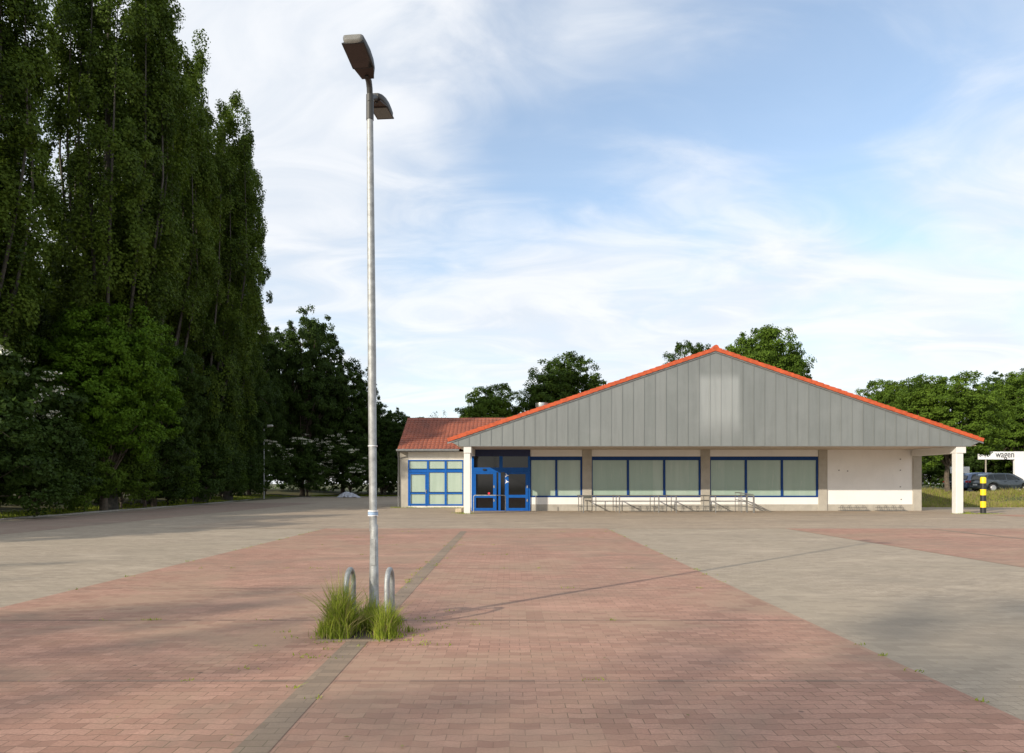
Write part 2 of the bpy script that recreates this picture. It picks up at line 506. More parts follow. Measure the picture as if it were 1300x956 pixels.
def window(x0, x1, z0, z1, y, cols, mull=.13, head=.22, sill=.1, side=.05):
    fr = MB()
    fr.box(x0+.002, x1-.002, y-.012, y+.09, z1-head, z1-.002, c=.006)
    fr.box(x0+.002, x1-.002, y-.012, y+.09, z0+.002, z0+sill, c=.006)
    xs = [x0+.002] + [x0+(x1-x0)*(i+1)/cols for i in range(cols)]
    zz0, zz1 = z0+sill+.001, z1-head-.001
    fr.box(x0+.002, x0+side, y-.010, y+.09, zz0, zz1)
    fr.box(x1-side-.06, x1-.002, y-.010, y+.09, zz0, zz1)
    for i in range(1, cols):
        xm = x0+(x1-x0)*i/cols
        fr.box(xm-mull/2, xm+mull/2, y-.010, y+.09, zz0, zz1)
    o = fr.build('window', M['shadedblue'], bld)
    for i in range(cols):
        a = x0+side-.01 if i == 0 else x0+(x1-x0)*i/cols+mull/2-.01
        b = x1-side-.05 if i == cols-1 else x0+(x1-x0)*(i+1)/cols-mull/2+.01
        g = MB(); g.box(a, b, y+.045, y+.06, zz0-.01, zz1+.01); g.build('pane', M['film'], o)
    return o
for a, b, n in wins: window(a, b, zb, zt, YW, n)

# fixings left on the bare wall
m = MB()
for px, py in ((1143, 583), (1143, 597), (1143, 618), (1144, 634), (1065, 597), (1076, 598)):
    x, z = PX(px), PZ(py); box_part('wall_fixing', M['galvd'], bld, x-.035, x+.035, YW-.012, YW+.01, z-.03, z+.03)

# entrance, blue aluminium front with two doors
ex0, ex1 = PX(598.6), PX(673.1)
en = MB()
en.box(ex0, ex1, YW-.10, YW+.095, PZ(579.3), ZF-.003)
entrance = en.build('entrance_front', M['navy'], bld)
zt0, zt1, zb0 = PZ(599.6), PZ(593.6), .03
fr = MB()
fr.box(ex0, ex0+.14, YW-.09, YW+.09, zb0, PZ(579.4))
fr.box(ex1-.13, ex1, YW-.09, YW+.09, zb0, PZ(579.4))
fr.box(ex0+.141, ex1-.131, YW-.085, YW+.09, zt0, zt1)
xm = PX(636)
fr.box(xm-.1, xm+.1, YW-.085, YW+.09, zt1+.001, PZ(579.4))
fr.box(xm-.15, xm-.02, YW-.08, YW+.09, zb0, zt0-.001)
fr.box(ex0, ex1, YW-.15, YW+.09, 0, .029)
frame = fr.build('door_frame', M['blue'], entrance)
tg = MB(); tg.box(ex0+.145, xm-.1, YW+.0, YW+.02, zt1, PZ(579.4)); tg.box(xm+.1, ex1-.13, YW+.0, YW+.02, zt1, PZ(579.4))
tg.build('transom_pane', M['doorglass'], entrance)
sg = MB(); sg.box(PX(630)-.02, PX(641.5), YW+.02, YW+.04, zb0, zt0); sg.build('side_pane', M['doorglass'], entrance)
def door(px0, px1, st0, st1, yf):
    x0, x1 = PX(px0), PX(px1)
    d = MB(); zt_ = zt0-.006
    d.box(x0, x0+st0, yf, yf+.06, .035, zt_, c=.006)
    d.box(x1-st1, x1, yf, yf+.06, .035, zt_, c=.006)
    d.box(x0+st0+.001, x1-st1-.001, yf+.002, yf+.058, zt_-.10, zt_)
    d.box(x0+st0+.001, x1-st1-.001, yf+.002, yf+.058, PZ(631.8), PZ(628.2))
    d.box(x0+st0+.001, x1-st1-.001, yf+.002, yf+.058, .035, .17)
    o = d.build('door', M['blue'], bld)
    g = MB(); g.box(x0+st0-.01, x1-st1+.01, yf+.025, yf+.035, .12, zt_-.05); g.build('door_pane', M['doorglass'], o)
    return o
d1 = door(601.4, 630.4, .14, .2, YW-.12)
d2 = door(641, 670.6, .22, .16, YW-.12)
for dd, xh in ((d1, PX(627.2)), (d2, PX(669.2))):
    for nm_, zz in (('handle', 1.42), ('lock', .62)): box_part(nm_, M['steel'], dd, xh-.035, xh+.035, YW-.15, YW-.121, zz-.08, zz+.08, c=.01)
for zc in (PZ(603.5), PZ(611.5)):      # white direction arrows on the right door
    xc = PX(643.3); s = MB()
    for k in (0, 1, 2):
        a = math.pi*(.5+k*2/3)+.4
        c_, s_ = math.cos(a), math.sin(a)
        q = [(0, -.045), (.15, 0), (0, .045)]
        s.add([(xc+u*c_-v*s_, YW-.128-.0005*k, zc+u*s_+v*c_) for u, v in q], [(0, 1, 2)])
    s.build('arrow_sticker', M['sticker'], d2)
s = MB(); n = 20; xc, zc = PX(620.8), PZ(626.4)
s.prism([(xc+.07*math.cos(2*math.pi*k/n), zc+.07*math.sin(2*math.pi*k/n)) for k in range(n)], 'y', YW-.1, YW-.096)
s.build('round_sticker', M['redsticker'], d1)
s = MB(); s.box(PX(613), PX(617.2), YW-.16, YW-.12, PZ(597.5), PZ(595.3), c=.02); s.build('door_sensor', M['black'], entrance)

# canopy: soffit, beams, columns
m = MB(); m.box(XL-.5, XR+.45, YF+.10, YW+.1, ZF, ZF+.05)
m.build('soffit', M['soffit'], bld)
def beam_col(xa, xb, ca, cb):
    b = MB(); b.box(xa, xb, YF+.02, YW-.11, PZ(575.2, YF+.05), ZF-.003, c=.01); b.build('canopy_beam', M['whitepaint'], bld)
    c = MB(); c.box(ca, cb, YF+.06, YF+.42, 0, PZ(575.2, YF+.05)-.003, c=.02); c.build('column', M['whitepaint'], bld)
beam_col(PX(588.6, YF), PX(588.6, YF)+.40, PX(588.9, YF), PX(588.9, YF)+.34)
beam_col(PX(1226.8, YF)-.5, PX(1226.8, YF), PX(1214.8, YF), PX(1224.2, YF))

# zinc gable cladding with standing seams
m = MB()
th = .12
zin = .16
m.prism([(XE0+.62, ZF), (XE1-.62, ZF), (XE1-.08, ZF+.22), (CX, ZR-zin), (XE0+.08, ZF+.22)], 'y', YF, YF+.10)
x = -3.3+.577
while x < XE1-.5:
    top = roofz(x)-zin-.02
    if top > ZF+.1: m.box(x-.011, x+.011, YF-.028, YF-.001, ZF+.002, top)
    x += .577
m.build('gable_cladding', M['zinc'], bld)
m = MB(); m.box(XE0+.62, XE1-.62, YF-.035, YF+.06, ZF-.035, ZF-.002); m.build('drip_edge', M['gutter'], bld)
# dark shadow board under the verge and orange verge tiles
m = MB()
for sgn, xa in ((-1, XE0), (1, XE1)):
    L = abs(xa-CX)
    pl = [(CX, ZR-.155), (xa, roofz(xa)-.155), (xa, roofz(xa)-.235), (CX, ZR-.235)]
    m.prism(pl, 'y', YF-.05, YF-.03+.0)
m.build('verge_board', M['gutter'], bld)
m = MB(); rnd = random.Random(5)
for sgn, xa in ((-1, XE0), (1, XE1)):
    L = abs(xa-CX)/math.cos(math.atan(SL)); n = int(L/.335); ang = math.atan(SL)
    for i in range(n+1):
        u0 = i*L/(n+1); u1 = (i+1)*L/(n+1)+.05
        def P(u, w):
            x = xa - sgn*(u*math.cos(ang)) ; z = ZE + u*math.sin(ang)
            return (x + sgn*w*math.sin(ang), z + w*math.cos(ang))
        j = rnd.uniform(-.006, .006)
        pl = [P(u0, -.125), P(u1, -.15), P(u1, .035+j), P(u0, .07+j)]
        m.prism(pl, 'y', YF-.10-j-.012*(i % 2), YF+.28)
m.prism([(CX-.17, ZR+.0), (CX+.17, ZR+.0), (CX+.1, ZR+.13), (CX, ZR+.17), (CX-.1, ZR+.13)], 'y', YF-.12, YF+.3)
m.build('verge_tiles', M['orange'], bld)

def tiled(name, P0, U, W, nu, nv, per, course, mat, parent, amp=.03):
    """P0 eave corner, U unit along the eave, W unit up the slope; lengths nu, nv"""
    P0 = np.array(P0, float); U = np.array(U, float); W = np.array(W, float); Nn = np.cross(U, W)
    if Nn[2] < 0: Nn = -Nn
    us = np.arange(0, nu+1e-6, per/6.0)
    vs = []
    k = 0
    while k*course < nv:
        vs += [(k*course, .028), (min(nv, (k+1)*course)-.001, 0.0)]; k += 1
    h = amp*(np.abs(np.sin(np.pi*us/per))**.8)
    V = []
    for v, dz in vs:
        V.append(P0 + us[:, None]*U + v*W + (h+dz)[:, None]*Nn)
    V = np.concatenate(V)
    a = len(us); b = len(vs)
    I = (np.arange(b-1)[:, None]*a + np.arange(a-1)[None, :]).ravel()
    F = np.stack([I, I+1, I+1+a, I+a], 1)
    return fast_mesh(name, V - np.array(origin(parent)), F, mat, parent)
ca, sa = math.cos(math.atan(SL)), math.sin(math.atan(SL))
Ls = (CX-XE0)/ca
tiled('roof', (XE0, YF+.29, ZE), (0, 1, 0), (ca, 0, sa), 46.2, Ls, .30, .36, M['tiles'], bld)
tiled('roof', (XE1, YF+.29, ZE), (0, 1, 0), (-ca, 0, sa), 46.2, Ls, .30, .36, M['tiles'], bld)
m = MB()
m.prism([(XE0+.1, ZE-.03), (CX, ZR-.05), (XE1-.1, ZE-.03), (XE1-.6, ZF+.06), (XE0+.6, ZF+.06)], 'y', YF+.12, 82.4)
m.build('roof_body', M['soffit'], bld)
m = MB(); m.tube([(CX, YF+.3, ZR+.03), (CX, 82.4, ZR+.03)], .13, 12); m.build('ridge_tiles', M['orange'], bld)
vx, vy = PX(688, 45), 45.0
m = MB(); m.tube([(vx, vy, roofz(vx)-.2), (vx, vy, 6.62)], .33, 20); m.tube([(vx, vy, 6.621), (vx, vy, 6.70), (vx, vy, 6.9)], [.41, .42, .42], 20)
m.build('roof_vent', M['steel'], bld)

# annexe on the left
YA = 45.3
AX0, AX1 = PX(507.4, YA), -2.0
wx0, wx1 = PX(518, YA), PX(588, YA)
wz0, wz1 = PZ(642, YA), PZ(583.8, YA)
ZA = 3.72
m = MB()
m.box(AX0, wx0, YA, YA+.3, 0, ZA)                       # left pier
m.build('annexe_pier', M['pilaster'], bld)
m = MB()
m.box(wx0+.001, AX1, YA+.02, YA+.3, wz1, ZA)
m.box(wx0+.001, AX1, YA+.02, YA+.3, 0, wz0-.001)
m.box(wx1, AX1, YA+.02, YA+.3, wz0, wz1-.001)
m.box(AX0, AX0+.3, YA+.301, 53.6, 0, ZA)
m.box(AX0+.301, XL-.01, 53.3, 53.6, 0, ZA)
m.prism([(YA+.3, ZA), (53.6, ZA), (49.3, 6.05)], 'x', AX0+.02, AX0+.28)
m.build('annexe_wall', M['offwhite'], bld)
box_part('wall_joint', M['concrete'], bld, wx0+.001, AX1, YA+.004, YA+.018, 3.25, 3.29)
# blue glazed front, three bays and three rows, left bay holds a door
cols = [PX(p, YA) for p in (518, 543, 565.7, 588)]
rows = [PZ(y, YA) for y in (642, 626.2, 597.5, 583.8)]
fr = MB(); y0_ = YA+.03
bars_x = [(cols[0], cols[0]+.08), (PX(542, YA), PX(544.4, YA)), (PX(564.4, YA), PX(567, YA)), (cols[3]-.06, cols[3])]
for a, b in bars_x: fr.box(a, b, y0_-.045, y0_+.08, wz0, wz1-.002)
for z0, z1 in ((wz0, wz0+.10), (PZ(627.2, YA), PZ(625.3, YA)), (PZ(599.7, YA), PZ(595.9, YA)), (wz1-.08, wz1-.003)):
    for (a, b), (c_, d_) in zip(bars_x[:-1], bars_x[1:]):
        fr.box(b+.001, c_-.001, y0_-.04, y0_+.08, z0, z1)
gw = fr.build('window', M['blue'], bld)
for (a, b), (c_, d_) in zip(bars_x[:-1], bars_x[1:]):
    for z0, z1 in ((wz0, PZ(627, YA)), (PZ(625.5, YA), PZ(599.7, YA)), (PZ(595.9, YA), wz1)):
        g = MB(); g.box(b-.005, c_+.005, y0_+.03, y0_+.045, z0+.05, z1-.01); g.build('pane', M['film'], gw)
dm = MB(); a, b = bars_x[0][1]+.01, bars_x[1][0]-.01
for q in ((a, a+.08, .12, PZ(600, YA)), (b-.1, b, .12, PZ(600, YA)), (a+.081, b-.101, PZ(602.3, YA), PZ(600, YA)), (a+.081, b-.101, .2, .27)):
    dm.box(q[0], q[1], y0_-.06, y0_-.042, q[2], q[3])
sd = dm.build('side_door', M['blue'], bld)
h = MB(); h.box(b-.07, b-.03, y0_-.12, y0_-.061, .95, 1.2, c=.01); h.build('handle', M['steel'], sd)
# roof, gutter and downpipe of the annexe
pit = math.atan2(2.5, 4.6); c2, s2_ = math.cos(pit), math.sin(pit)
tiled('annexe_roof', (AX0-.07, 44.72, 3.82), (1, 0, 0), (0, c2, s2_), 10.7, 5.1, .27, .34, M['tiles'], bld, amp=.045)
tiled('annexe_roof', (AX0-.07, 53.9, 3.82), (1, 0, 0), (0, -c2, s2_), 10.7, 5.1, .27, .34, M['tiles'], bld, amp=.045)
m = MB(); m.tube([(AX0-.07, 49.3, 6.25), (3.3, 49.3, 6.25)], .11, 10); m.build('ridge_tiles', M['tiles'], bld)
m = MB(); m.tube([(AX0-.12, 44.62, 3.78), (-3.3, 44.62, 3.78)], .075, 10); m.box(AX0-.05, -3.3, 44.71, 45.28, 3.70, 3.74)
m.build('gutter', M['gutter'], bld)
m = MB(); m.tube([(AX0-.02, 44.66, 3.74), (AX0-.06, 45.0, 3.5), (AX0-.07, 45.2, 3.3), (AX0-.07, 45.2, .02)], .045, 8); m.build('downpipe', M['gutter'], bld)

# ------------------------------------------------------------------ stone block, bollard, rails, racks
blk = MB(); bx, by = PX(582.6, 37.6), 37.6
blk.box(bx-.18, bx+.18, by-.15, by+.15, 0, .235, c=.03)
tag(blk.build('stone_block', surf('sandstone', (.55, .45, .31), .15, 6, .9, bump=.4)), 'low beige stone block on the paving beside the left white column', 'stone block')

bo = empty('bollard', (PX(1248.2, 36.2), 36.2, 0), 'tall black and yellow striped bollard right of the shop canopy', 'bollard')
zs = [0, .335, .665, .985, 1.3, 1.62, 1.95]
for i in range(6):
    mm = MB(); zc = zs[i+1]
    pts = [(0, 0, zs[i]+.001), (0, 0, zc)] if i < 5 else [(0, 0, zs[i]+.001), (0, 0, zc-.05), (0, 0, zc-.015), (0, 0, zc)]
    rr = [.138, .138] if i < 5 else [.138, .138, .12, .08]
    mm.tube(pts, rr, 24)
    mm.build('band', M['blackpaint'] if i % 2 == 0 else M['yellow'], bo, local=True)

# trolley corral along the shop front
cor = empty('trolley_corral', (8.6, 38.5, 0), 'long low corral of thin grey steel rails for shopping trolleys under the shop windows', 'railing')
m = MB()
m.tube([(3.9, 39.6, .9), (13.35, 39.6, .9)], .034, 8)
m.tube([(3.9, 39.6, .30), (13.35, 39.6, .30)], .02, 8)
for x in (4.0, 5.0, 6.0, 8.15, 9.1, 11.25, 13.3): m.tube([(x, 39.6, 0), (x, 39.6, .9)], .024, 8)
m.build('back_rail', M['galvd'], cor)
for x in (4.03, 6.0, 8.15, 9.1, 11.25, 13.35):
    mm = MB()
    mm.tube([(x, 37.3, 0), (x, 37.3, .86), (x, 37.36, .92), (x, 39.58, .92)], .034, 8)
    mm.tube([(x, 37.32, .3), (x, 39.58, .3)], .02, 8)
    mm.tube([(x, 38.45, 0), (x, 38.45, .9)], .022, 8)
    mm.build('side_frame', M['galvd'], cor)
mm = MB()
x0 = 12.75
for yy in (37.5, 38.6):
    mm.tube([(x0, yy, 0), (x0, yy, 1.1), (x0+.62, yy, 1.0), (x0+.62, yy, 0)], .022, 8)
    mm.tube([(x0, yy, .72), (x0+.62, yy, .55), (x0+1.6, yy, .05)], .018, 8)
    mm.tube([(x0+.31, yy, 0), (x0+.31, yy, 1.05)], .018, 8)
mm.tube([(x0+.62, 37.5, 1.0), (x0+.62, 38.6, 1.0)], .02, 8); mm.tube([(x0, 37.5, 1.1), (x0, 38.6, 1.1)], .02, 8)
mm.build('end_gate', M['galvd'], cor)

dr = empty('door_rail', (-1.1, 38, 0), 'grey steel guard rail standing in front of the blue entrance doors', 'railing')
m = MB(); m.tube([(-2.0, 38, 0), (-2.0, 38, .89), (-1.94, 38, .95), (-.3, 38, .95), (-.24, 38, .89), (-.24, 38, 0)], .03, 10); m.build('hoop', M['galv'], dr)
for xx in (-2.0, -.24):
    mm = MB(); mm.box(xx-.06, xx+.06, 37.94, 38.06, 0.004, .02); mm.build('foot_plate', M['galvd'], dr)
gp = MB(); gp.tube([(1.5, 38.9, 0), (1.5, 38.9, .88)], .025, 10); gp.tube([(1.5, 38.9, .881), (1.5, 38.9, .93)], [.036, .02], 10)
tag(gp.build('guard_post', M['galvd']), 'single thin steel post on the paving right of the entrance doors', 'post')

def bike_rack(x0, y, n, label, h=.33):
    r_ = empty('bicycle_rack', (x0, y, 0), label, 'bicycle rack', 'low steel bicycle racks on the shop front')
    m = MB(); L = n*.42
    m.tube([(0, .18, .03), (L, .18, .03)], .015, 6); m.tube([(0, -.22, .03), (L, -.22, .03)], .015, 6); m.tube([(0, .18, h*.6), (L, .18, h*.6)], .015, 6)
    m.build('base_frame', M['galvd'], r_, local=True)
    for i in range(n):
        for d in (.14, .23):
            mm = MB(); xx = i*.42+d
            mm.tube([(xx, .18, .03), (xx, .17, h-.05), (xx, .1, h), (xx, -.02, h-.06), (xx, -.22, .03)], .011, 6)
            mm.build('wheel_loop', M['galvd'], r_, local=True)
    return r_
bike_rack(PX(799, 39.2), 39.1, 5, 'low bicycle rack behind the trolley corral, below the middle shop window')
bike_rack(PX(863, 39.2), 39.1, 7, 'longest low bicycle rack, behind the right half of the trolley corral')
bike_rack(PX(1066, 39.7), 39.7, 4, 'small low bicycle rack against the blank white wall, left one of two')
bike_rack(PX(1113, 39.7), 39.7, 4, 'small low bicycle rack against the blank white wall, next to the corner pilaster')

# ------------------------------------------------------------------ street lamp in the foreground
LX, LY = -1.53, 7.70
lamp = empty('street_lamp', (LX, LY, 0), 'tall galvanised double headed street lamp in the grass tuft in the foreground', 'street lamp')
m = MB(); dx = -.045
m.tube([(0, 0, -.05), (0, 0, 1.1), (dx*.2, 0, 1.101), (dx*.5, 0, 3.0), (dx, 0, 5.72)], [.060, .0575, .0555, .047, .036], 24)
pole = m.build('pole', M['galv'], lamp, local=True)
m = MB(); m.box(-.028, .028, -.0615, -.03, .68, .98, c=.004); m.build('access_door', M['galv'], pole, local=True)
for z0, z1, r_ in ((2.02, 2.028, .054), (1.285, 1.298, .057), (1.236, 1.246, .0572)):
    m = MB(); m.tube([(dx*(.22 if z0 < 2 else .3), 0, z0), (dx*(.22 if z0 < 2 else .3), 0, z1)], r_, 24); m.build('tape_band', M['sticker'], pole, local=True)
m = MB(); m.tube([(dx*.22, 0, 1.25), (dx*.22, 0, 1.28)], .0568, 24, caps=False); m.build('tape_band', M['bluesticker'], pole, local=True)
m = MB(); m.tube([(dx, 0, 5.70), (dx, 0, 5.98)], .042, 20)
m.tube([(dx, .02, 5.90), (dx, -.02, 6.05), (dx, -.06, 6.10), (dx-.01, -.20, 6.14)], .034, 14)
m.tube([(dx, -.02, 5.88), (dx, .04, 5.98), (dx+.02, .18, 6.06), (dx+.03, .34, 6.09)], .030, 14)
m.build('bracket', M['lampgrey'], lamp, local=True)
def lamp_head(base, az, tilt, sc):
    """luminaire pointing along +y of its own frame"""
    mat = Matrix.Translation(base) @ Matrix.Rotation(az, 4, 'Z') @ Matrix.Rotation(tilt, 4, 'X') @ Matrix.Scale(sc, 4)
    # stations: (y, halfwidth, z bottom, z top)
    st = [(0, .045, -.035, .02), (.03, .068, -.050, .035), (.10, .095, -.058, .055), (.20, .112, -.06, .068), (.33, .118, -.06, .072), (.46, .114, -.06, .045), (.55, .108, -.06, .018)]
    def ring(y, hw, zb, zt, n=20):
        out = []
        for k in range(n):
            a = 2*math.pi*k/n
            cx, cz = math.cos(a), math.sin(a)
            sx = math.copysign(abs(cx)**.55, cx)
            if cz >= 0: z = 0 + (zt)*abs(cz)**.8
            else: z = 0 + zb*abs(cz)**.45
            out.append(mat @ Vector((hw*sx, y, z)))
        return out
    m = MB(); n = 20
    rings = [ring(*s_) for s_ in st]
    vs = [v for r_ in rings for v in r_]
    fs = [(i*n+k, i*n+(k+1) % n, (i+1)*n+(k+1) % n, (i+1)*n+k) for i in range(len(st)-1) for k in range(n)]
    m.add(vs, [f[::-1] for f in fs], True); m.add(rings[0], [tuple(range(n))]); m.add(rings[-1], [tuple(range(n))[::-1]])
    o = m.build('lamp_head', M['lampgrey'], lamp, local=True)
    # bowl end
    m = MB(); r1 = ring(.551, .104, -.078, .016); r2 = ring(.566, .098, -.068, .010); r3 = ring(.574, .085, -.050, .002)
    m.add(r1+r2+r3, [((i*n+k), i*n+(k+1) % n, (i+1)*n+(k+1) % n, (i+1)*n+k)[::-1] for i in (0, 1) for k in range(n)], True)
    m.add(r3, [tuple(range(n))[::-1]])
    m.build('bowl_end', M['lampbowl'], o, local=True)
    # underside: dark cover plate near the arm and glass with a rim
    def slab(y0, y1, w0, w1, z0, z1):
        q = [(-w0, y0), (w0, y0), (w1, y1), (-w1, y1)]
        mm = MB(); vs = [mat @ Vector((a, b, z0)) for a, b in q]+[mat @ Vector((a, b, z1)) for a, b in q]
        mm.add(vs, [(0, 1, 2, 3)[::-1], (4, 5, 6, 7), (0, 1, 5, 4), (1, 2, 6, 5), (2, 3, 7, 6), (3, 0, 4, 7)]); return mm
    slab(.03, .20, .068, .112, -.070, -.056).build('cover_plate', M['lampdark'], o, local=True)
    slab(.205, .545, .108, .108, -.078, -.056).build('lamp_glass', M['lampglass'], o, local=True)
    rim = MB()
    P = [(-.112, .202), (.112, .202), (.113, .546), (-.113, .546), (-.112, .202)]
    rim.tube([mat @ Vector((a, b, -.072)) for a, b in P], .010, 8); rim.build('glass_rim', M['black'], o, local=True)
    k = MB(); k.tube([mat @ Vector((0, .07, -.068)), mat @ Vector((0, .07, -.082))], .022, 12); k.build('catch', M['black'], o, local=True)
lamp_head(Vector((dx+.012, -.10, 6.145)), math.pi-.10, R(8), 1.0)
lamp_head(Vector((dx+.015, .20, 6.10)), -.08, R(5), .87)

def hoop(x, y0, y1, label):
    m = MB(); r = (y1-y0)/2; yc = (y0+y1)/2; zt_ = .645
    pts = [(x, y0, -.05), (x, y0, zt_-r)]
    for k in range(1, 12):
        a = math.pi - math.pi*k/12
        pts.append((x, yc+r*math.cos(a), zt_-r+r*math.sin(a)))
    pts += [(x, y1, zt_-r), (x, y1, -.05)]
    m.tube(pts, .029, 16)
    tag(m.build('guard_hoop', M['galv']), label, 'hoop guard', 'bent steel tube guards beside the lamp post')
hoop(-1.335, 7.42, 7.76, 'bent steel tube hoop right of the foreground lamp post, standing at the grass edge')
hoop(-1.775, 7.42, 7.76, 'bent steel tube hoop left of the foreground lamp post, half hidden by tall grass')

# second lamp by the trees
l2 = empty('street_lamp', (-25.0, 69.5, 0), 'slim small street lamp with one head in front of the dark trees', 'street lamp')
m = MB(); m.tube([(0, 0, 0), (0, 0, 4.2), (0, 0, 7.15)], [.075, .055, .045], 12); m.build('pole', M['galv'], l2, local=True)
m = MB(); m.tube([(0, 0, 7.15), (.12, -.05, 7.3), (.5, -.1, 7.38)], .03, 8); m.build('bracket', M['galv'], l2, local=True)
m = MB(); m.tube([(.2, -.05, 7.38), (.45, -.1, 7.45), (.9, -.2, 7.48), (1.0, -.22, 7.47)], [.06, .13, .11, .04], 12); m.build('lamp_head', M['whitepaint'], l2, local=True)
pp_ = MB(); pp_.tube([(-25.2, 52, 0), (-25.2, 52, 2.4)], .04, 8); pp_.tube([(-25.2, 52, 2.401), (-25.2, 52, 2.46)], [.05, .02], 8)
bp = pp_.build('marker_post', M['galvd']); bp.location = (1.1, 0, 0)
tag(bp, 'thin short grey post in the bushes left of the small street lamp', 'post')

# crumpled sheet dumped at the verge
rs = np.random.RandomState(12); n = 16
gx, gy = np.meshgrid(np.linspace(-1, 1, n), np.linspace(-1, 1, n))
hz = np.clip(1-gx**2, 0, 1)*np.clip(1-gy**2, 0, 1)*.55*(1-.5*gx) + rs.uniform(0, .14, gx.shape)*np.clip(1.1-gx**2, 0, 1)
V = np.stack([gx.ravel()*1.3+rs.uniform(-.06, .06, n*n), gy.ravel()*.8+rs.uniform(-.06, .06, n*n), hz.ravel()+.01], 1)
I = (np.arange(n-1)[:, None]*n + np.arange(n-1)[None, :]).ravel()
tp = fast_mesh('plastic_sheet', V, np.stack([I, I+1, I+1+n, I+n], 1), M['tarp'])
tp.location = (-18.4, 78.3, 0.0)
tag(tp, 'crumpled pale plastic sheet heap lying at the far end of the car park', 'plastic sheet')

# ------------------------------------------------------------------ white board with lettering, small sign
sgn = empty('advertising_frame', (48.0, 66, .935), 'white portal frame with dark lettering beside the parked cars', 'sign')
m = MB(); m.box(45.4, 48.82, 66, 66.25, 3.93, 4.70, c=.02); m.build('header_panel', M['boardwhite'], sgn)
m = MB(); m.box(48.84, 51.2, 65.98, 66.27, .93, 4.71, c=.02); m.build('side_panel', M['boardwhite'], sgn)
m = MB(); m.tube([(46.1, 66.12, .93), (46.1, 66.12, 3.925)], .07, 10); m.build('post', M['post'], sgn)
cu = bpy.data.curves.new('lettering', 'FONT'); cu.body = 'wagen'; cu.size = .9; cu.extrude = .01; cu.space_character = 1.0
tmp = bpy.data.objects.new('tmp', cu); COL.objects.link(tmp)
bpy.context.view_layer.update()
me = bpy.data.meshes.new_from_object(tmp.evaluated_get(bpy.context.evaluated_depsgraph_get()))
bpy.data.objects.remove(tmp); me.materials.clear(); me.materials.append(M['ink'])
wv = max(v.co.x for v in me.vertices)
for v in me.vertices:
    x, y, z = v.co
    v.co = (x*1.78/wv, -z, y)
lt = bpy.data.objects.new('lettering', me); COL.objects.link(lt); lt.parent = sgn
lt.location = Vector((46.95, 65.985, 4.14)) - Vector(sgn.location)
s2s = empty('small_sign', (41.1, 62.5, .935), 'small plain white board on two posts behind the parked cars', 'sign')
m = MB(); m.box(40.35, 42.1, 62.5, 62.56, 2.55, 3.15, c=.01); m.build('board', M['whitepaint'], s2s)
for xx in (40.6, 41.85):
    m = MB(); m.tube([(xx, 62.6, .93), (xx, 62.6, 3.1)], .035, 8); m.build('post', M['galvd'], s2s)

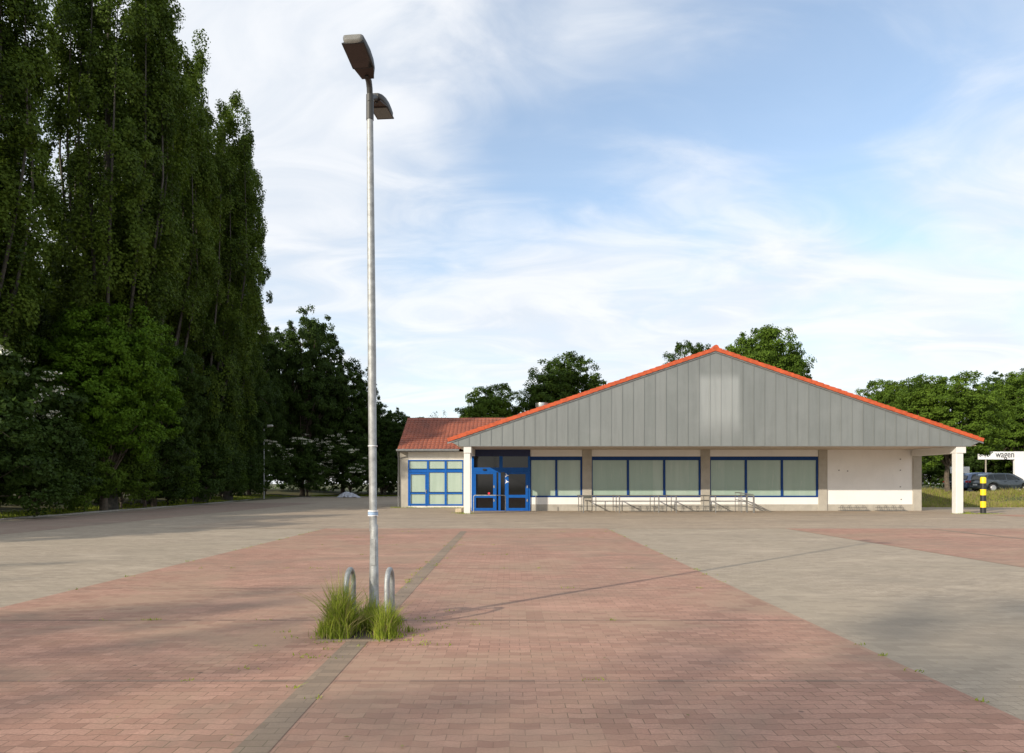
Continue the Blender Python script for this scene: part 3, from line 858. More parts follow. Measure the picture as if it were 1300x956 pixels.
# ------------------------------------------------------------------ cars
def lerp_poly(pts, x):
    for (x0, z0), (x1, z1) in zip(pts[:-1], pts[1:]):
        if x0 <= x <= x1: return z0 + (z1-z0)*(x-x0)/max(1e-6, x1-x0)
    return pts[-1][1]
def make_car(loc, rz, paint, label, L=4.2, Wd=1.76, H=1.5):
    root = empty('parked_car', loc, label, 'car', 'cars parked on the raised car park', rz)
    k = L/4.2; hz = H/1.5
    shoulder = [(-2.10, .62), (-2.07, .86), (-1.98, .93), (-1.2, .95), (0, .92), (1.0, .90), (1.35, .86), (1.85, .74), (2.04, .62), (2.10, .50)]
    under = [(-2.10, .40), (-1.95, .24), (1.95, .22), (2.10, .36)]
    wheels = (-1.28, 1.30); wr = .33
    xs_ = sorted(set([-2.10, -2.07, -1.98, -1.8, 2.10, 2.04, 1.9, 1.6, 1.35, 1.0, .6, .2, -.2, -.6] + [w+q for w in wheels for q in (-.40, -.35, -.25, -.12, 0, .12, .25, .35, .40)]))
    m = MB(); rings = []
    for x in xs_:
        zt_ = lerp_poly(shoulder, x); zb_ = lerp_poly(under, x)
        arch = 0
        for w in wheels:
            if abs(x-w) < .401: arch = max(arch, math.sqrt(max(0, .40**2-(x-w)**2))+.33)
        zs_ = max(zb_, arch) if arch else zb_
        e = 1 - .16*max(0, (abs(x)-1.3)/.8)**2
        hw = Wd/2*e
        zm = zs_+(zt_-zs_)*.55
        r_ = [(hw*.94, zs_), (hw, zs_+.04 if zm > zs_+.05 else zs_), (hw, zm), (hw*.97, zt_-.05), (hw*.90, zt_)]
        ring = [(x*k, -y, z*hz) for y, z in r_] + [(x*k, y, z*hz) for y, z in r_[::-1]]
        rings.append(ring)
    n = 10
    vs = [v for r_ in rings for v in r_]
    fs = [(i*n+q, i*n+(q+1) % n, (i+1)*n+(q+1) % n, (i+1)*n+q)[::-1] for i in range(len(xs_)-1) for q in range(n)]
    m.add(vs, fs, True); m.add(rings[0], [tuple(range(n))]); m.add(rings[-1], [tuple(range(n))[::-1]])
    # greenhouse
    gh = [(-2.0, .90, .80), (-1.78, 1.28, .66), (-1.45, 1.44, .62), (-.7, 1.50, .62), (.1, 1.485, .62), (.45, 1.42, .63), (1.25, .90, .80)]
    rg = []
    for x, z, w in gh:
        rg.append([(x*k, -.80*Wd/1.76, .88*hz), (x*k, -w, (z-.03)*hz), (x*k, -w*.85, z*hz), (x*k, w*.85, z*hz), (x*k, w, (z-.03)*hz), (x*k, .80*Wd/1.76, .88*hz)])
    m.add([v for r_ in rg for v in r_], [(i*6+q, i*6+q+1, (i+1)*6+q+1, (i+1)*6+q)[::-1] for i in range(len(gh)-1) for q in range(5)], True)
    body = m.build('body', paint, root, local=True)
    # side windows: quads just outside the greenhouse
    def gy(x, z):    # half width of greenhouse at height z
        zt_ = lerp_poly([(a, b) for a, b, c in gh], x); w = lerp_poly([(a, c) for a, b, c in gh], x)
        q = min(1, max(0, (z-.88)/max(.05, zt_-.03-.88))); return .80*Wd/1.76*(1-q)+w*q+.012
    for sd in (-1, 1):
        for poly in ([(-1.72, 1.0), (-1.50, 1.33), (-1.22, 1.38), (-1.12, .97)], [(-1.05, .97), (-1.12, 1.385), (-.22, 1.41), (-.20, .97)], [(-.12, .97), (-.14, 1.41), (.30, 1.36), (.92, .99)]):
            g = MB(); pts = [(x*k, sd*gy(x, z), z*hz) for x, z in poly]
            g.add(pts, [(0, 1, 2, 3) if sd < 0 else (3, 2, 1, 0)])
            g.build('side_window', M['carglass'], body, local=True)
    g = MB(); g.add([(.52*k, -.56, 1.39*hz), (.52*k, .56, 1.39*hz), (1.20*k, .70, .96*hz), (1.20*k, -.70, .96*hz)], [(0, 3, 2, 1)])
    for i_ in range(4): pass
    w_ = g.build('windscreen', M['carglass'], body, local=True); w_.location = (.03, 0, .02)
    g = MB(); g.add([(-1.80*k, -.56, 1.24*hz), (-1.80*k, .56, 1.24*hz), (-1.98*k, .66, .96*hz), (-1.98*k, -.66, .96*hz)], [(0, 1, 2, 3)])
    w_ = g.build('rear_window', M['carglass'], body, local=True); w_.location = (-.035, 0, .02)
    for sd in (-1, 1):
        g = MB(); a, b = sorted((sd*.60, sd*.845)); g.box(-2.10*k, -1.96*k, a, b, .74, .90, c=.03); g.build('tail_light', M['redlight'], body, local=True)
        g = MB(); g.box(1.93*k, 2.06*k, a, b, .60, .72, c=.03); g.build('headlight', M['clearlight'], body, local=True)
        g = MB(); a, b = sorted((sd*.89, sd*1.03)); g.box(.62*k, .78*k, a, b, .95, 1.08, c=.03); g.build('mirror', paint, body, local=True)
        g = MB(); a, b = sorted((sd*.882, sd*.90)); g.box(-.42, -.22, a, b, .82, .85); g.build('door_handle', paint, body, local=True); g = MB(); g.box(-1.3, -1.12, a, b, .83, .86); g.build('door_handle', paint, body, local=True)
    g = MB(); g.box(-2.125*k, -2.0*k, -.78, .78, .30, .50, c=.04); g.build('bumper', paint, body, local=True); g = MB(); g.box(2.0*k, 2.115*k, -.78, .78, .26, .44, c=.04); g.build('bumper', paint, body, local=True)
    g = MB(); g.box(-2.14*k, -2.126*k, -.26, .26, .52, .63); g.build('number_plate', M['sticker'], body, local=True)
    for w in wheels:
        for sd in (-1, 1):
            t_ = MB(); y_ = sd*.78
            t_.tube([(w*k, y_-.10, wr), (w*k, y_-.085, wr), (w*k, y_+.085, wr), (w*k, y_+.10, wr)], [.29, .325, .325, .29], 24)
            wh = t_.build('wheel', M['rubber'], root, local=True)
            q = MB(); yo = y_+sd*.101
            q.tube([(w*k, yo, wr), (w*k, yo+sd*.012, wr)], [.215, .20], 20)
            q.build('rim', M['alloy'], wh, local=True)
    return root
def paint(name, col): return surf(name, col, .05, 2, .25, .35, Coat_Weight=.6)
ZP = .937
make_car((39.2, 54.4, ZP), 0, paint('slate_paint', (.085, .105, .115)), 'slate grey hatchback parked nearest to the bank, beside the striped bollard')
make_car((39.9, 57.4, ZP), .03, paint('blue_grey_paint', (.12, .17, .28)), 'blue hatchback parked between the slate grey car and the black car', H=1.6)
make_car((40.75, 60.3-1.2+1.0, ZP), -.02, paint('black_car_paint', (.015, .017, .02)), 'black car farthest back in the parked row, mostly hidden by the white column', H=1.5)

# ------------------------------------------------------------------ trees
def leaf_quads(C, size, rng, aspect=.75, N=None):
    """C centres; N preferred leaf normals (outward of the spray)"""
    n = len(C)
    nr = rng.normal(0, 1, (n, 3)); nr /= np.linalg.norm(nr, axis=1)[:, None]
    if N is not None:
        nr = nr*.75 + N*1.0; nr /= np.linalg.norm(nr, axis=1)[:, None]
    a = rng.normal(0, 1, (n, 3)); a -= (a*nr).sum(1)[:, None]*nr; a /= np.linalg.norm(a, axis=1)[:, None]
    b = np.cross(nr, a)
    s = size*rng.uniform(.6, 1.3, n)[:, None]
    V = np.stack([C - a*s*.5, C + b*s*aspect*.42 + nr*s*.08, C + a*s*.5, C - b*s*aspect*.42 + nr*s*.08], 1).reshape(-1, 3)
    return V, np.arange(4*n).reshape(n, 4)

def sprays(cen, rad, stretch, out, k, rng):
    """k leaves in each spray: an ellipsoid, fuller towards its outer, upper side"""
    n = len(cen)
    d = rng.normal(0, 1, (n*k, 3)); d /= np.linalg.norm(d, axis=1)[:, None]
    o = np.repeat(out, k, axis=0)
    flip = (d*o).sum(1) + .35 < rng.uniform(-.6, .5, n*k); d[flip] *= -1
    r = rng.uniform(.25, 1.05, n*k)[:, None]**.6
    R_ = np.repeat(rad, k)[:, None]*np.array(stretch)
    P = np.repeat(cen, k, axis=0) + d*r*R_ + rng.normal(0, .05, (n*k, 3))
    N = d*.7 + o*.5 + np.array([0, 0, .45]); N /= np.linalg.norm(N, axis=1)[:, None]
    return P, N

def limb_tree(mb, rng, base, tips, r0, zfork):
    """trunk to zfork then curved limbs to tips"""
    top = Vector(base)+Vector((0, 0, zfork))
    mb.tube([Vector(base)-Vector((0, 0, .3)), Vector(base)+Vector((0, 0, .25)), Vector(base)+Vector((rng.uniform(-.1, .1), rng.uniform(-.1, .1), zfork*.55)), top], [r0*1.5, r0*1.05, r0*.9, r0*.75], 10)
    for tip in tips:
        tip = Vector(tip); d = tip-top
        mid = top + d*.45 + Vector((0, 0, d.length*.10))
        rr = r0*rng.uniform(.28, .5)
        mb.tube([top-Vector((0, 0, .2)), mid, tip], [rr, rr*.6, rr*.15], 6)

def broadleaf(name, H, rad, zbase, nleaf, lsize, mat, seed, lobes=16, gap=.0, trunk_r=.22, blossom=0, skirt=False, spr=.42, dens=1.0):
    """returns (trunk mesh obj, crown mesh obj [, blossom obj]) as unlinked-root prototype meshes"""
    rng = np.random.RandomState(seed); pr = random.Random(seed)
    zc = (H+zbase)/2; hh = (H-zbase)/2
    L = []
    for i in range(lobes):
        th = 2.399*i + rng.uniform(-.4, .4); u = -0.9+1.85*(i+.5)/lobes + rng.uniform(-.08, .08); u = max(-.95, min(.95, u))
        q = math.sqrt(1-u*u)
        if skirt and u < 0: q = .85 + .15*q
        rr = rng.uniform(.50, .77)
        L.append(((rad*rr*q*math.cos(th), rad*rr*q*math.sin(th), zc+hh*rr*u), rng.uniform(.26, .40)*rad))
    L.append(((0, 0, zc), .5*rad))
    cl = []; oo = []; rs_ = []
    vz = min(1.25, .85*hh/rad)
    for (cx, cy, cz), r in L:
        m = int(max(8, 230*(r/rad)**2*dens))
        d = rng.normal(0, 1, (m, 3)); d /= np.linalg.norm(d, axis=1)[:, None]
        rr = r*rng.uniform(.40, 1.0, m)**.7
        cl.append(np.array([cx, cy, cz]) + d*rr[:, None]*np.array([1, 1, vz]))
        oo.append(d); rs_.append(rng.uniform(.45, 1.25, m)*spr)
    cl = np.concatenate(cl); oo = np.concatenate(oo); rs_ = np.concatenate(rs_)
    kp = rng.rand(len(cl)) > gap
    cl, oo, rs_ = cl[kp], oo[kp], rs_[kp]
    cl[:, 2] = np.maximum(cl[:, 2], .25)
    k = max(8, nleaf//len(cl)); rc = spr
    P, N = sprays(cl, rs_, (1, 1, .62), oo, k, rng)
    ok = P[:, 2] > .05; P, N = P[ok], N[ok]
    V, F = leaf_quads(P, lsize, rng, N=N)
    crown = fast_mesh('crown', V, F, mat)
    mb = MB()
    tips = [l[0] for l in L[:-1]]
    limb_tree(mb, pr, (0, 0, 0), [(a*.95, b*.95, c) for a, b, c in tips], trunk_r, max(.6, zbase*1.05+.3*hh*.3))
    # twigs out to some clumps
    for q in range(0, len(cl), max(1, len(cl)//60)):
        c = cl[q]; l = min(L, key=lambda l: (l[0][0]-c[0])**2+(l[0][1]-c[1])**2+(l[0][2]-c[2])**2)
        mb.tube([l[0], c], [trunk_r*.12, trunk_r*.03], 4, caps=False)
    trunk = mb.build('trunk', M['bark'], None)
    bl = None
    if blossom:
        bm_ = np.where(np.sin(cl[:, 0]*1.7)+np.sin(cl[:, 2]*1.4+1)+np.sin(cl[:, 1]*1.5) > .5)[0]; bm_ = bm_[cl[bm_, 2] > H*.3]
        sel = cl[rng.choice(bm_, min(blossom, len(bm_)), replace=False)]
        out = sel - np.array([0, 0, zc]); out /= np.linalg.norm(out, axis=1)[:, None]
        sel = sel + out*rc*.9
        P = np.repeat(sel, 26, axis=0); P = P + rng.normal(0, 1, P.shape)*np.array([.11, .11, .03])
        V, F = leaf_quads(P, .09, rng)
        bl = fast_mesh('blossom', V, F, M['petal'])
    return trunk, crown, bl

def poplar(H, rad, nleaf, lsize, seed):
    rng = np.random.RandomState(seed); mb = MB(); pr = random.Random(seed)
    cl = []; cr = []
    mb.tube([(0, 0, -.3), (0, 0, .5), (.1, 0, H*.2), (-.1, .1, H*.5), (0, 0, H*.93)], [.62, .48, .40, .22, .03], 10)
    leaders = [(0, 0, .10, .985)]
    for i in range(17):
        th = 2.399*i+rng.uniform(-.4, .4); rr = rad*rng.uniform(.42, .86)
        leaders.append((th, rr, rng.uniform(.0, .13), 1.0-.15*(rr/rad)**1.5-rng.uniform(0, .10)-(rng.rand() < .25)*.14))
    for i, (th, rr, f0, f1) in enumerate(leaders):
        z0, z1 = H*f0, H*f1
        zs = np.linspace(0, 1, 9)
        path = []
        for q in zs:
            out = rr*(min(1, q*1.7)**.8)*(1-.10*max(0, q-.6)/.4)
            path.append(Vector((out*math.cos(th+q*.3), out*math.sin(th+q*.3), z0+(z1-z0)*q)))
        if i: mb.tube(path, [.15*(1-.92*q) for q in zs], 6, caps=False)
        n = int((z1-z0)*2.3)
        for j in range(n):
            q = (j+rng.uniform(0, 1))/n
            a = q*8; i0 = min(7, int(a)); p = path[i0].lerp(path[i0+1], a-i0)
            wd = rad*.40*(math.sin(math.pi*min(1, .12+q*.90))**.5)+.08
            t2 = rng.uniform(0, 2*math.pi); r2 = wd*math.sqrt(rng.uniform(0, 1))
            cl.append((p.x+r2*math.cos(t2), p.y+r2*math.sin(t2), p.z+rng.uniform(-.3, .5)))
            o = Vector((p.x*.3+math.cos(t2), p.y*.3+math.sin(t2), .55)).normalized(); cr.append(tuple(o))
    cl = np.array(cl); oo = np.array(cr)
    ph = rng.uniform(0, 6.28, 3)
    gp_ = np.sin(cl[:, 0]*1.1+ph[0])+np.sin(cl[:, 1]*1.1+ph[1])+np.sin(cl[:, 2]*.6+ph[2])
    kp = gp_ < 1.1+rng.uniform(-.3, .3, len(gp_)); cl, oo = cl[kp], oo[kp]
    k = nleaf//len(cl)
    P, N = sprays(cl, rng.uniform(.38, .78, len(cl)), (1, 1, 1.5), oo, k, rng)
    ok = P[:, 2] > .5; P, N = P[ok], N[ok]
    V, F = leaf_quads(P, lsize, rng, aspect=.95, N=N)
    crown = fast_mesh('crown', V, F, M['leaf_poplar'])
    trunk = mb.build('trunk', M['barkg'], None)
    return trunk, crown, None

class Kind:
    """one built tree whose parts are re-used by copies"""
    def __init__(s, parts): s.parts = [p for p in parts if p]; s.used = False
    def place(s, name, x, y, label, cat, group, rz=0, sc=(1, 1, 1), z=None, mat=None):
        z = float(ground_z(x, y))-.02 if z is None else z
        r_ = empty(name, (x, y, z), label, cat, group, rz)
        r_.scale = sc
        for p in s.parts:
            if s.used: q = p.copy(); COL.objects.link(q)
            else: q = p
            q.parent = r_
            if mat and p.name.startswith('crown'):
                me_ = q.data.copy() if False else q.data
                q.material_slots[0].link = 'OBJECT'; q.material_slots[0].material = mat
        s.used = True
        return r_

PA = Kind(poplar(36, 4.6, 230000, .17, 1)); PB = Kind(poplar(36, 4.4, 230000, .17, 7)); PC = Kind(poplar(36, 4.9, 230000, .17, 23))
BA = Kind(broadleaf('a', 12, 4.6, 1.8, 95000, .165, M['leaf_mid'], 11, 34, .06))
BB = Kind(broadleaf('b', 12, 4.6, 2.0, 95000, .165, M['leaf_dark'], 31, 38, .08))
BC = Kind(broadleaf('c', 12, 4.2, 1.0, 125000, .165, M['leaf_mid'], 47, 46, .02, dens=1.15, spr=.46))
SA = Kind(broadleaf('sa', 5, 2.6, .1, 26000, .14, M['leaf_mid'], 61, 16, .0, trunk_r=.07, skirt=True, spr=.34))
SB = Kind(broadleaf('sb', 5, 2.6, .1, 26000, .14, M['leaf_dark'], 67, 16, .0, trunk_r=.07, skirt=True, spr=.34))
EL = Kind(broadleaf('el', 6, 3.0, .2, 22000, .18, M['leaf_dark'], 71, 13, .0, trunk_r=.08, skirt=True, spr=.36, blossom=300))
TW = Kind(broadleaf('tw', 9, 2.2, 1.5, 3500, .14, M['leaf_dark'], 83, 18, .2, trunk_r=.12))

G1 = 'tall poplars along the left edge of the car park'
pops = [
 (PA, -26.4, 32.5, 34.5, .3, 'tall poplar at the left picture edge, cut by the frame'),
 (PB, -23.9, 40.8, 37, 1.7, 'tall poplar, second from the left, behind the bright green young tree'),
 (PC, -25.6, 48.5, 36.8, 4.1, 'tall broad poplar, third from the left, with sky gaps between its limbs'),
 (PA, -24.8, 55.0, 37.3, 2.6, 'tallest poplar, fourth from the left, its top near the picture edge'),
 (PB, -25.6, 62.0, 36, 5.2, 'tall poplar, fifth from the left, its crown against the sky on the right'),
 (PC, -29.0, 70.0, 27.5, .9, 'lower poplar, last on the right of the poplar row'),
]
for K, x, y, h, rz, lb in pops: K.place('poplar_tree', x, y, lb, 'tree', G1, rz, (.92 if y < 60 else .84, .92 if y < 60 else .84, h/36))

G2 = 'broadleaved trees behind the poplars'
for K, x, y, h, w, rz, lb in [
 (BB, -25.5, 84.0, 23.5, 6.2, .4, 'large dark broadleaved tree rising right of the poplar row'),
 (BA, -21.5, 88.0, 18.0, 5.4, 2.0, 'dark rounded tree leaning out right of the large broadleaved tree'),
 (BB, -17.2, 92.0, 13.0, 4.5, 3.3, 'low dark tree seen right behind the foreground lamp pole'),
 (BC, -12.8, 90.0, 10.5, 4.2, 1.1, 'low bushy tree just left of the tiled annexe roof'),
 (BB, -31.5, 36.0, 17.0, 5.6, 1.0, 'dark tree behind the first two poplars'),
 (BA, -31.0, 47.0, 18.0, 5.6, 4.0, 'dark tree behind the third poplar'),
 (BB, -31.0, 57.0, 18.0, 5.6, 2.4, 'dark tree behind the fourth poplar'),
 (BC, -32.0, 66.0, 19.0, 5.8, 5.0, 'dark tree behind the fifth poplar'),
 (BB, -30.5, 77.0, 20.0, 6.0, .2, 'dark tree between the last poplar and the large broadleaved tree'),
 (BA, -38.0, 50.0, 20.0, 6.2, 3.0, 'dark tree deep in the wood behind the middle poplars'),
 (BB, -38.5, 66.0, 20.0, 6.2, 1.3, 'dark tree deep in the wood behind the right poplars'),
 (BB, -38.0, 36.0, 19.0, 6.2, 4.3, 'dark tree deep in the wood behind the left poplars'),
 (BB, -24.6, 47.2, 13.0, 3.7, 3.1, 'mid height dark tree in front of the third poplar'),
 (BC, -25.4, 55.2, 13.5, 3.7, .7, 'mid height dark tree in front of the fourth poplar, behind the thin post'),
 (BB, -26.2, 64.0, 14.0, 4.0, 5.1, 'mid height dark tree in front of the fifth poplar, left of the small street lamp'),
 (BC, -29.0, 76.0, 16.0, 4.6, 2.9, 'dark tree directly behind the small street lamp'),
 (BC, -26.0, 19.0, 9.0, 3.6, 2.1, 'low tree beyond the left picture edge, nearer the camera than the poplars'),
 (BB, -26.0, 12.0, 9.5, 3.8, 3.7, 'low dark tree beside the car park, outside the left picture edge'),
 (BB, -35.0, 88.0, 19.0, 6.2, 3.9, 'dark tree behind the gap at the far left corner of the car park'),
 (BA, -28.0, 95.0, 17.0, 6.2, .9, 'dark tree behind the white flowering elder bushes'),
 (BB, -20.0, 100.0, 11.5, 5.5, 5.9, 'low dark tree far behind the pale plastic sheet'),
 (BC, -11.0, 99.0, 9.5, 5.0, 4.9, 'low dark tree far behind the annexe'),
 (BB, -44.0, 78.0, 20.0, 6.4, 1.9, 'dark tree at the back of the wood beyond the small street lamp'),
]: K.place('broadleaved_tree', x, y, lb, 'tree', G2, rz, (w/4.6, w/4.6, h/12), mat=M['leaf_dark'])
TH = Kind(broadleaf('th', 12, 4.6, 5.5, 7000, .22, M['leaf_mid'], 131, 14, .3))
for x, y, h, w, rz, lb in [(-29.5, -27.5, 20.0, 5.2, .3, 'airy tall tree behind the camera whose shade falls on the right foreground'),
                       (-28.5, -15.5, 14.0, 3.6, 2.0, 'airy tree behind the camera whose shade falls left of the lamp post'),
                       (-27.5, -5.0, 10.0, 2.6, 4.0, 'small airy tree left of the camera whose shade falls across the left bays')]:
    TH.place('broadleaved_tree', x, y, lb, 'tree', 'trees shading the foreground', rz, (w/4.6, w/4.6, h/12))
BC.place('young_tree', -23.3, 39.2, 'bright green young tree standing in front of the poplars', 'tree', None, 2.2, (.98, .98, 12.6/12), mat=M['leaf_bright'])

G3 = 'shrubs along the left edge of the car park'
pr = random.Random(9)
shr = [(-24.2, 14, 5.0), (-24.0, 19.5, 5.5), (-24.6, 25, 5.5), (-24.0, 29.5, 6.0), (-24.2, 34.0, 5.5), (-24.1, 37.6, 4.2), (-24.6, 42.0, 5.0), (-25.0, 45.5, 6.0), (-25.2, 49.0, 4.8),
       (-25.6, 52.5, 6.2), (-26.3, 56.0, 5.4), (-26.8, 59.5, 6.5), (-27.3, 63.0, 5.0), (-27.9, 66.8, 6.4), (-28.2, 71.0, 6.0),
       (-15.5, 85.0, 5.5), (-11.5, 85.5, 5.0), (-8.0, 86, 5.4), (-28.6, 40, 8), (-29, 50, 8.5), (-30, 60, 8.5), (-31, 70, 8.5), (-29, 31, 8)]
side = ['beyond the left picture edge, nearest the camera', 'beyond the left picture edge, second nearest', 'just outside the left picture edge', 'at the left picture edge under the first poplar',
        'between the first and second poplar', 'small and low below the bright green tree', 'right of the bright green tree', 'under the third poplar', 'low one between third and fourth poplar',
        'under the fourth poplar, by the thin post', 'right of the thin post', 'tall one under the fifth poplar', 'low one left of the small street lamp', 'tall one beside the small street lamp', 'behind the small street lamp',
        'at the far end right of the pale plastic sheet', 'behind the foreground lamp pole at the far end', 'seen just left of the annexe wall', 'tall one in the shade behind the bright green tree', 'tall one in the shade behind the third poplar',
        'tall one in the shade behind the fifth poplar', 'tall one in the shade behind the last poplar', 'tall one in the shade behind the first poplar']
for i, (x, y, h) in enumerate(shr):
    K = SA if i % 2 else SB; w = h/5*pr.uniform(.9, 1.15)
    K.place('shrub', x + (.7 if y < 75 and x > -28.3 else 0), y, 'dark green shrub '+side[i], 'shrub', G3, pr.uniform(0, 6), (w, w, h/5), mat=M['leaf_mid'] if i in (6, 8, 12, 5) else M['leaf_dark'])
G4 = 'white flowering elder bushes at the wood edge'
for x, y, h, lb in [(-27.0, 75.5, 7.0, 'white flowering elder bush right behind the small street lamp'), (-24.0, 81.0, 8.0, 'white flowering elder bush with the most blossom, middle of three'),
                    (-19.6, 84.0, 8.6, 'sparsely flowering elder bush above the pale plastic sheet'), (-25.2, 31.6, 9.4, 'cream flowering bush cut by the left picture edge')]:
    EL.place('elder_bush', x, y, lb, 'shrub', G4, y, (h/6, h/6, h/6))

G5 = 'trees behind the shop'
for K, nm, x, y, h, w, rz, lb, mt in [
 (BC, 'background_tree', -2.6, 88.0, 14.8, 5.6, 1.2, 'light green rounded tree behind the annexe roof, left of the darker one', M['leaf_mid']),
 (BC, 'background_tree', 7.0, 90.0, 19.0, 7.6, .5, 'dark round tree above the left roof slope beside the steel vent', M['leaf_mid2']),
 (BC, 'background_tree', 33.6, 90.0, 22.6, 7.6, 2.7, 'large round tree behind the roof ridge', M['leaf_mid']),
 (BC, 'background_tree', 25.6, 94.0, 22.2, 5.4, 4.4, 'low tree just left of the roof ridge, mostly hidden by the roof', M['leaf_dark']),
 (BC, 'background_tree', 38.8, 70.0, 12.0, 3.9, 3.9, 'light tree above the right roof slope, left of the maple', M['leaf_mid']),
 (BC, 'background_tree', 51.0, 68.0, 12.2, 4.6, 5.5, 'green tree behind the white frame sign', M['leaf_mid']),
 (BB, 'background_tree', 61.0, 82.0, 15.2, 5.0, 1.9, 'dark tree at the right picture edge behind the sign', M['leaf_dark']),
 (BB, 'background_tree', 46.5, 80.0, 13.6, 4.2, .1, 'dark tree behind the maple crown', M['leaf_dark']),
 (BB, 'background_tree', 67.0, 84.0, 13.0, 6.0, 2.9, 'dark tree beyond the right picture edge', M['leaf_dark']),
]: K.place(nm, x, y, lb, 'tree', G5, rz, (w/4.6, w/4.6, h/12), mat=mt)
rng = np.random.RandomState(5)
nb_ = 2600
xb = rng.uniform(-110, 120, nb_); yb = 112 + 10*np.sin(xb*.05) + rng.uniform(-5, 5, nb_)
hb = 7.5 + 2.0*np.sin(xb*.21) + 1.2*np.sin(xb*.53+1)
zb_ = .3 + hb*rng.uniform(0, 1, nb_)**.7
ob = np.stack([np.zeros(nb_), -np.ones(nb_)*.7, np.ones(nb_)*.7], 1)
P, N = sprays(np.stack([xb, yb, zb_], 1), rng.uniform(.8, 1.7, nb_), (1.2, 1, .8), ob, 34, rng)
V, F = leaf_quads(P, .55, rng, N=N)
tag(fast_mesh('distant_wood', V, F, M['leaf_dark']), 'low dark belt of far woodland closing the horizon behind the shop', 'woodland', kind='stuff')
# maple on the bank
MP = Kind(broadleaf('mp', 9.4, 4.3, 1.75, 95000, .16, M['leaf_mid'], 97, 38, .04, trunk_r=.19))
MP.place('maple_tree', 32.9, 51.3, 'maple with low dense crown on the grass bank right of the shop', 'tree', None, .8, (1.0, 1.0, .98))
MP.parts[1].material_slots[0].link = 'OBJECT'; MP.parts[1].material_slots[0].material = M['leaf_mid']
TW.place('bare_tree', -9.3, 87.0, 'thin nearly leafless tree above the left end of the annexe roof', 'tree', None, 1.0, (.8, .8, 1.36))
G6 = 'dark shrubs behind the parked cars'
for i, (x, y, h, lb) in enumerate([(34.5, 71, 6.5, 'left of the small white sign'), (38.5, 72.5, 6.5, 'behind the black car'), (43, 71.5, 6, 'behind the white frame sign, left half'), (47.8, 72, 6.2, 'behind the white frame sign, right half'),
                                   (53, 72, 6.5, 'at the right picture edge'), (31.0, 68.5, 6.5, 'beside the shop wall'), (58, 72, 6.5, 'beyond the right picture edge'), (36.5, 78, 7.5, 'second row behind the small white sign'), (28.0, 64, 5.0, 'second row beside the shop wall'), (27.0, 84, 7, 'behind the back of the shop')]):
    (SB if i % 2 else SA).place('shrub', x, y, 'dark shrub on the upper car park edge '+lb, 'shrub', G6, i*1.3, (h/5*1.1, h/5*1.1, h/5), mat=M['leaf_dark'])

# ------------------------------------------------------------------ grass
def blades(P, h, w, rng, lean=.35, seg=3):
    """P (n,3) roots; h heights; returns strips of seg quads"""
    n = len(P); th = rng.uniform(0, 2*math.pi, n); h = h*rng.uniform(.55, 1.12, n); ln = np.abs(rng.normal(0, lean, n))*h
    d = np.stack([np.cos(th), np.sin(th), np.zeros(n)], 1); s = np.stack([-np.sin(th), np.cos(th), np.zeros(n)], 1)
    ph = rng.uniform(0, 2*math.pi, n); s = np.stack([np.cos(ph), np.sin(ph), np.zeros(n)], 1)
    rows = []
    for k in range(seg+1):
        q = k/seg
        c = P + d*(ln*q**1.8)[:, None] + np.array([0, 0, 1])*(h*(q-.18*q*q*np.minimum(1, ln/h*2)))[:, None]
        ww = (w*(1-q**1.5)*.5 + .0006)[:, None] if not np.isscalar(w) else w*(1-q**1.5)*.5+.0006
        rows.append(c - s*ww); rows.append(c + s*ww)
    V = np.stack(rows, 1).reshape(-1, 3)
    b = (np.arange(n)*2*(seg+1))[:, None, None] + (np.arange(seg)*2)[None, :, None] + np.array([0, 1, 3, 2])[None, None, :]
    return V, b.reshape(-1, 4)

rng = np.random.RandomState(77)
# planting pit at the lamp post
pit_ = MB(); pit_.add([(-1.93, 6.98, .014), (-1.24, 6.98, .014), (-1.26, 7.9, .014), (-1.9, 7.92, .014)], [(0, 1, 2, 3)])
tag(pit_.build('soil_pit', M['earth']), kind='structure')
pk = MB()
for a in ((-1.95, -1.2, 6.90, 6.972), (-1.95, -1.2, 7.93, 8.0)): pk.box(*a, -.01, .016, c=.003)
tag(pk.build('pit_edging_kerb', M['strip']), kind='structure')
def pitgrass(cx, cy, rx, ry, n, h0, h1):
    P = np.stack([cx+rng.normal(0, rx, n), cy+rng.normal(0, ry, n), np.full(n, .01)], 1)
    d = np.sqrt(((P[:, 0]-cx)/rx)**2+((P[:, 1]-cy)/ry)**2)
    h = rng.uniform(h0, h1, n)*np.exp(-.16*d*d)
    return P, h
VV = []; FF = []; nb = 0
VS = []; FS = []; ns = 0
